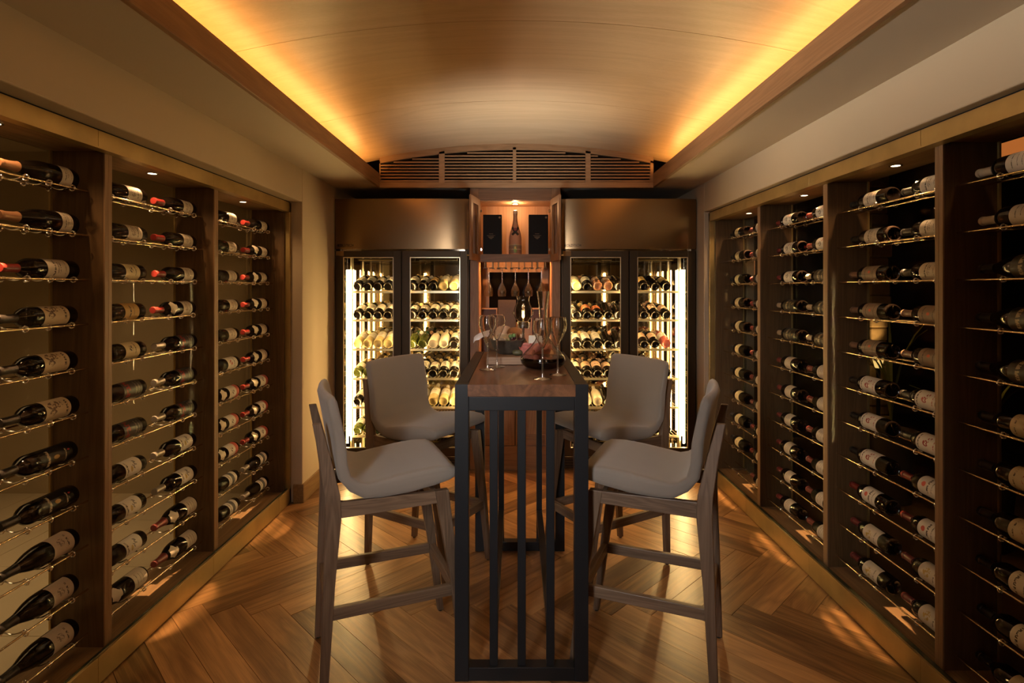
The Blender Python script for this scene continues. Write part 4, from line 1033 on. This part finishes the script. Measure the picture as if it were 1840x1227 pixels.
m_bread = plain('bread_crust', (0.38, 0.20, 0.095), 0.7, var=0.35, scale=40, bump=0.9); m_crumb = plain('bread_crumb', (0.72, 0.52, 0.36), 0.8, bump=0.5, scale=60)
bk = [(0,.0),(.055,.0),(.075,.02),(.09,.06)]
solo('bread_basket', MB().lathe(bk+[(.086,.061)]+[(r-.004, z+.004) for r, z in reversed(bk[1:-1])]+[(0,.004)], 24, (-0.085, 2.95, BZ)), plain('wicker', (0.16, 0.085, 0.04), 0.7, bump=1.0, scale=60, var=0.4), (-0.085, 2.95, BZ), 'dark round basket of bread at the back of the board', 'basket', smooth=50)
for i, (x, y, z, s_, lab) in enumerate([(-.012, 2.90, 1.265, (1.2,1,1), 'round brown bread roll left of the oil lamp'), (-.095, 2.93, 1.235, (1.3,1,.8), 'bread roll in the basket behind the wine glasses'), (-.055, 2.97, 1.255, (1.1,1,.8), 'bread roll at the back of the basket')]):
    solo('bread_roll', MB().ball((x, y, z), .033, 16, 10, s_), m_bread, (x, y, z), lab, 'bread', 'bread rolls', smooth=60)
for i, (x, y, z, r_, lab) in enumerate([(-.085, 2.91, 1.235, .5, 'bread slice leaning up behind the left wine glasses'), (-.055, 2.905, 1.24, -.4, 'second bread slice leaning beside the first'), (.012, 2.87, BZ+.001, -.5, 'pale bread slice standing left of the oil lamp stem')]):
    mb = MB(); pl = [(-.028,0),(.028,0),(.034,.035),(.022,.058),(0,.064),(-.022,.058),(-.034,.035)]
    k = 1.0 if i < 2 else 1.45
    ca, sa = math.cos(r_), math.sin(r_)
    mb.loops([[(x+(a*ca)*k+.0, y+(a*sa)*k+dy+b*.25, z+b*k) for a, b in pl] for dy in (0, .011)])
    solo('bread_slice', mb, m_crumb, (x, y, z), lab, 'bread', 'bread slices', bevel=0.002)
m_napkin = plain('napkin', (0.70, 0.68, 0.68), 0.8)
rows = []
for i in range(11):
    t = i/10; x = -.222 + .085*t; w = .018 + .022*math.sin(PI*min(1, t*1.1)**.8)
    zz = 1.232 + .050*t**.7 - .012*t*t
    rows.append([(x, 2.885-w, zz-.012+.003*math.sin(i*1.3)), (x, 2.90, zz+.012), (x, 2.90+w, zz+.002), (x, 2.90+w, zz-.001), (x, 2.90, zz+.009), (x, 2.885-w, zz-.015+.003*math.sin(i*1.3))])
solo('napkin', MB().loops(rows), m_napkin, (-.16, 2.90, 1.24), 'white cloth napkin poking out over the left rim of bread basket', 'napkin', smooth=60)
m_ham = plain('cured_ham', (0.62, 0.22, 0.18), 0.45, var=0.6, scale=45)
random.seed(5)
for i, (x, y, lab) in enumerate([(.055, 2.74, 'folded slice of pink ham nearest the decanter neck'), (.095, 2.76, 'folded slice of pink ham in the middle behind the decanter'), (.13, 2.73, 'folded slice of pink ham at the right end of the board'), (.08, 2.72, 'low fold of pink ham at the front of the board')]):
    rows = []; hh = .060 if i < 3 else .036
    for j in range(33):
        t = j/32; a = t*PI*3.4
        rr_ = .010 + .018*t + .005*math.sin(a*3.1+i)
        px_, py_ = x + rr_*math.cos(a)*1.25, y + rr_*math.sin(a)
        top = hh*(.72+.22*math.sin(a*1.7+i)+.06*math.sin(a*5))
        lx_, ly_ = math.cos(a)*.008, math.sin(a)*.008
        rows.append([(px_, py_, BZ+.001), (px_+.002, py_+.002, BZ+.001), (px_+lx_*.6+.002, py_+ly_*.6+.002, BZ+top*.6), (px_+lx_*2+.0015, py_+ly_*2+.0015, BZ+top), (px_+lx_*2, py_+ly_*2, BZ+top), (px_+lx_*.6, py_+ly_*.6, BZ+top*.6)])
    solo('ham_slice', MB().loops(rows), m_ham, (x, y, BZ), lab, 'ham', 'ham slices on the board', smooth=60)
m_fig = plain('gherkin', (0.08, 0.07, 0.03), 0.5, bump=0.4)
solo('dark_fig', MB().ball((.005, 2.715, BZ+.015), .015, 12, 8, (1.8, 1, 1)), m_fig, (.005, 2.715, BZ), 'dark dried fruit lying before the stone bowl', 'fruit', smooth=60)

# ================================================================== STOOLS
def stool_proto():
    g = empty('bar_stool')
    prof = [(.238,.768),(.232,.786),(.205,.798),(.14,.797),(.06,.789),(-.01,.779),(-.065,.771),(-.105,.772),(-.140,.780),(-.172,.803),(-.196,.85),(-.214,.93),(-.231,1.02),(-.245,1.085),(-.254,1.104),(-.264,1.110),
            (-.275,1.105),(-.281,1.085),(-.268,1.02),(-.254,.94),(-.240,.86),(-.218,.80),(-.178,.748),(-.125,.716),(-.06,.704),(.04,.708),(.14,.724),(.205,.742),(.230,.755)]
    n = len(prof)
    cyc = sum(p[0] for p in prof)/n
    # stations across the width; edge stations pull the loop toward its own mid-line and cut the corners
    rows = []
    W = .224
    # mid-line: pair inner/outer points
    def mid(i):
        inner = prof[:16]; outer = prof[15:] + prof[:1]
        j = i if i < 16 else None
        if i < 16: k = 15 + (15 - i)*(len(outer)-1)/15.0
        else: k = i
        if i < 16:
            a = prof[i]; kk = 15 + (15-i)*(n-15)/15.0; k0 = int(kk) % n; k1 = (k0+1) % n; f = kk-int(kk)
            b = (prof[k0][0]*(1-f)+prof[k1][0]*f, prof[k0][1]*(1-f)+prof[k1][1]*f)
        else:
            a = prof[i]; kk = 15 - (i-15)*15.0/(n-15); k0 = int(kk); k1 = min(15, k0+1); f = kk-k0
            b = (prof[k0][0]*(1-f)+prof[k1][0]*f, prof[k0][1]*(1-f)+prof[k1][1]*f)
        return ((a[0]+b[0])/2, (a[1]+b[1])/2)
    mids = [mid(i) for i in range(n)]
    st = [(-1,.40,1),(-.993,.72,.75),(-.975,.92,.5),(-.94,1,.25),(-.85,1,.06),(-.5,1,0),(-.2,1,0),(.2,1,0),(.5,1,0),(.85,1,.06),(.94,1,.25),(.975,.92,.5),(.993,.72,.75),(1,.40,1)]
    for u, k, cut in st:
        ring = []
        for i, (y, z) in enumerate(prof):
            my, mz = mids[i]
            yy = my + (y-my)*k; zz = mz + (z-mz)*k
            if z > 1.0: zz -= cut*0.012*((z-1.0)/.11)
            if y > .14: yy -= cut*0.018*((y-.14)/.1)
            if z > .80 and y < 0: yy += 0.026*u*u*min(1, (z-.80)/.1)       # hugging back
            if y > -.1: zz += 0.008*u*u*(1 if y < .12 else max(0, 1-(y-.12)/.1))     # slightly dished seat
            wx = W
            ring.append((u*wx, yy, zz))
        rows.append(ring)
    part('seat_shell', MB().loops(rows), m_fabric, g, smooth=60)
    def leg(pts, name='leg'):
        """pts: (x,y,z,wx,wy)"""
        rows = [[(x-a/2, y-b/2, z), (x+a/2, y-b/2, z), (x+a/2, y+b/2, z), (x-a/2, y+b/2, z)] for x, y, z, a, b in pts]
        return part(name, MB().loops(rows), m_stoolw, g, bevel=0.003)
    for s in (-1, 1):
        l = leg([(s*.190,-.268,.006,.026,.030), (s*.195,-.250,.40,.028,.042), (s*.198,-.234,.66,.028,.056), (s*.197,-.238,.74,.026,.054), (s*.190,-.264,.88,.022,.040), (s*.184,-.292,1.005,.020,.030)])
        part('foot_pad', MB().lathe([(0,0),(.009,0),(.009,.007),(0,.007)], 12, (s*.190,-.268,0)), m_rub, l)
        l = leg([(s*.188,.268,.006,.026,.028), (s*.194,.225,.36,.030,.038), (s*.197,.172,.705,.030,.055)])
        part('foot_pad', MB().lathe([(0,0),(.009,0),(.009,.007),(0,.007)], 12, (s*.188,.268,0)), m_rub, l)
        part('seat_rail', MB().hexa([(s*.186,-.215,.652),(s*.208,-.215,.652),(s*.208,-.215,.712),(s*.186,-.215,.712)],
                                    [(s*.186,.155,.655),(s*.208,.155,.655),(s*.208,.155,.703),(s*.186,.155,.703)]), m_stoolw_y, g, bevel=0.003)
        part('stretcher', MB().box(s*.181, s*.203, -.238, .224, .278, .322), m_stoolw_y, g, bevel=0.003)
    part('seat_rail', MB().box(-.186, .186, .135, .157, .655, .700), m_stoolw_x, g, bevel=0.003)
    part('seat_rail', MB().box(-.186, .186, -.232, -.210, .655, .705), m_stoolw_x, g, bevel=0.003)
    part('stretcher', MB().box(-.182, .182, .216, .242, .278, .322), m_stoolw_x, g, bevel=0.003)
    part('stretcher', MB().box(-.182, .182, -.264, -.240, .278, .322), m_stoolw_x, g, bevel=0.003)
    return g
m_stoolw_y = wood('stool_walnut_fore', (0.085, 0.052, 0.031), (0.22, 0.145, 0.092), 1, 0.45, ring=14)
m_stoolw_x = wood('stool_walnut_across', (0.085, 0.052, 0.031), (0.22, 0.145, 0.092), 0, 0.45, ring=14)
sp = stool_proto()
def put_stool(g, x, y, fx, fy, lab):
    g.location = (x, y, 0); g.rotation_euler.z = math.atan2(-fx, fy)
    tag(g, lab, 'stool', 'upholstered stools around the high table')
put_stool(sp, .55, 2.32, -.925, .379, 'taupe upholstered bar stool, front right of the table')
g = copy_tree(sp); put_stool(g, -.532, 2.32, .925, .379, 'taupe upholstered bar stool, front left of the table')
g = copy_tree(sp); put_stool(g, .492, 3.055, -.86, -.51, 'taupe upholstered bar stool, back right before the fridge')
g = copy_tree(sp); put_stool(g, -.482, 3.055, .86, -.51, 'taupe upholstered bar stool, back left before the fridge')

# ================================================================== BEYOND THE GLASS
m_cwall = plain('corridor_wall', (0.52, 0.44, 0.31), 0.8, var=0.05, scale=3)
m_ctile = plain('corridor_stone', (0.66, 0.57, 0.42), 0.45, var=0.06, scale=3)
cf = struct('floor_corridor', MB().box(-4.1, -1.9, -1.2, 4.1, -0.08, -0.012), m_sub)
cf.name = 'floor.001'
for i in range(4):
    for j in range(9):
        x0 = -4.1 + i*0.6; y0 = -1.2 + j*0.6
        part('stone_tile', MB().box(x0+.0015, min(-1.855, x0+.6-.0015), y0+.0015, min(4.07, y0+.6-.0015), -0.012, 0.0), m_ctile, cf)
struct('wall_corridor_end', MB().box(-4.1, -1.9, 4.07, 4.15, 0, 2.5), m_cwall)
struct('wall_corridor_side', MB().box(-4.2, -4.1, -1.2, 4.15, 0, 2.5), m_cwall)
struct('wall_corridor_near', MB().box(-4.1, -1.9, -1.3, -1.2, 0, 2.5), m_cwall)
struct('ceiling_corridor', MB().box(-4.2, -1.9, -1.3, 4.15, 2.5, 2.56), m_ceil)
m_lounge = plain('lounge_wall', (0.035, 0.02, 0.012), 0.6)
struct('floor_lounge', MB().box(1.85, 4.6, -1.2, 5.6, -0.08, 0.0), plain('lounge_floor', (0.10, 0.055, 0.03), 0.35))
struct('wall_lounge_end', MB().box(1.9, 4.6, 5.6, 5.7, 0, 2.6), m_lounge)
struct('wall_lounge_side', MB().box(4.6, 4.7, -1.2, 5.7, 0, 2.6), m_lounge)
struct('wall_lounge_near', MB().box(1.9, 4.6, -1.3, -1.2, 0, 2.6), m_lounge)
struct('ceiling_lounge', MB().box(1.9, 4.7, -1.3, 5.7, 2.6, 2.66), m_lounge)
e = empty('pendant_lamp', (2.62, 2.4, 2.17), 'long orange linen pendant lamp glowing behind the right rack', 'lamp')
part('linen_shade', MB().box(2.58, 2.66, 1.75, 2.99, 2.155, 2.272), m_shade, e, bevel=0.004)
part('suspension_rod', MB().tube([(2.62, 2.0, 2.272), (2.62, 2.0, 2.6)], 0.004, 8).tube([(2.62, 2.8, 2.272), (2.62, 2.8, 2.6)], 0.004, 8), m_black, e)
e = empty('column_lamp', (2.13, 5.08, 0), 'slender standing lamp with orange shade behind far end of right rack', 'lamp')
part('shade', MB().lathe([(.028,1.40),(.045,1.60),(.045,1.80),(.040,1.80),(.024,1.40)], 16, (2.13, 5.08, 0)), emit('lit_linen_dim', (1.0, 0.36, 0.12), 0.35), e, smooth=40)
part('pole', MB().tube([(2.13, 5.08, 0.02), (2.13, 5.08, 1.42)], 0.012, 10), m_black, e, smooth=60)
part('base', MB().lathe([(0,0),(.12,0),(.12,.02),(0,.025)], 20, (2.13, 5.08, 0)), m_black, e, smooth=40)
e = empty('stone_pillar', (2.83, 4.40, 0), 'uplit rough stone pillar in the dark room beyond the right rack', 'pillar')
random.seed(11); z = 0.0; k = 0
ms = plain('rough_stone', (0.42, 0.30, 0.16), 0.8, bump=0.8, scale=20, var=0.4)
while z < 2.55:
    h = random.uniform(.07, .13); w = .075 + random.uniform(-.012, .012)
    part('stone', MB().box(2.83-w, 2.83+w, 4.40-w, 4.40+w, z, min(2.6, z+h-.004)), ms, e, bevel=.012); z += h
light('pillar_uplight', 'SPOT', (2.72, 4.12, 0.98), P['far'], (1.0, 0.62, 0.25), aim=(2.80, 4.40, 1.22), spot=34, blend=0.8, radius=0.02)
e = empty('sconce_lamp', (2.73, 4.2, 0.0), 'small glowing lantern beyond the second bay of the right rack', 'lamp')
part('glow_shade', MB().lathe([(.0,.90),(.022,.90),(.036,.96),(.036,1.0),(0,1.0)], 14, (2.73, 4.2, 0)), m_sconce, e, smooth=40)
part('post', MB().tube([(2.73, 4.2, 0.02), (2.73, 4.2, 0.90)], 0.014, 8), m_black, e)
part('base', MB().lathe([(0,0),(.1,0),(.1,.02),(0,.022)], 16, (2.73, 4.2, 0)), m_black, e)
m_leaf = plain('leaf', (0.16, 0.18, 0.03), 0.4, var=0.3); m_pot = plain('clay_pot', (0.06, 0.04, 0.03), 0.6)
def plant(x, y, z0, h, n, lab, spread):
    e = empty('potted_plant', (x, y, 0), lab, 'plant')
    part('pot', MB().lathe([(0,0),(.12,0),(.16,z0),(.145,z0),(.13,z0-.03),(0,z0-.03)], 20, (x, y, 0)), m_pot, e, smooth=40)
    for i in range(n):
        a = random.uniform(0, 2*PI); hh = h*random.uniform(.6, 1); sp_ = spread*random.uniform(.4, 1)
        rows = []
        for j in range(8):
            t = j/7; r = sp_*t*t; zz = z0-.03 + hh*t*(1-.25*t*t); w = .010*math.sin(PI*min(1, t*.9+.1))+.001
            c = Vector((x+r*math.cos(a), y+r*math.sin(a), zz)); q = Vector((-math.sin(a), math.cos(a), 0))*w
            rows.append([c-q, c+Vector((0,0,-.004)), c+q, c+Vector((0,0,.001))])
        part('leaf', MB().loops(rows), m_leaf, e, smooth=60)
random.seed(21)
plant(2.66, 3.95, .50, 1.25, 7, 'strappy potted plant beyond the second bay of the right rack', .35)
plant(2.72, 3.25, .45, .95, 9, 'leafy potted plant nearer behind the second bay of right rack', .40)
light('plant_spot', 'SPOT', (2.5, 3.2, 2.5), P['far']*0.6, (1.0, 0.72, 0.35), aim=(2.65, 3.5, 1.2), spot=40, blend=0.8, radius=0.02)
print('planks', n_pl, 'objects', len(bpy.data.objects))
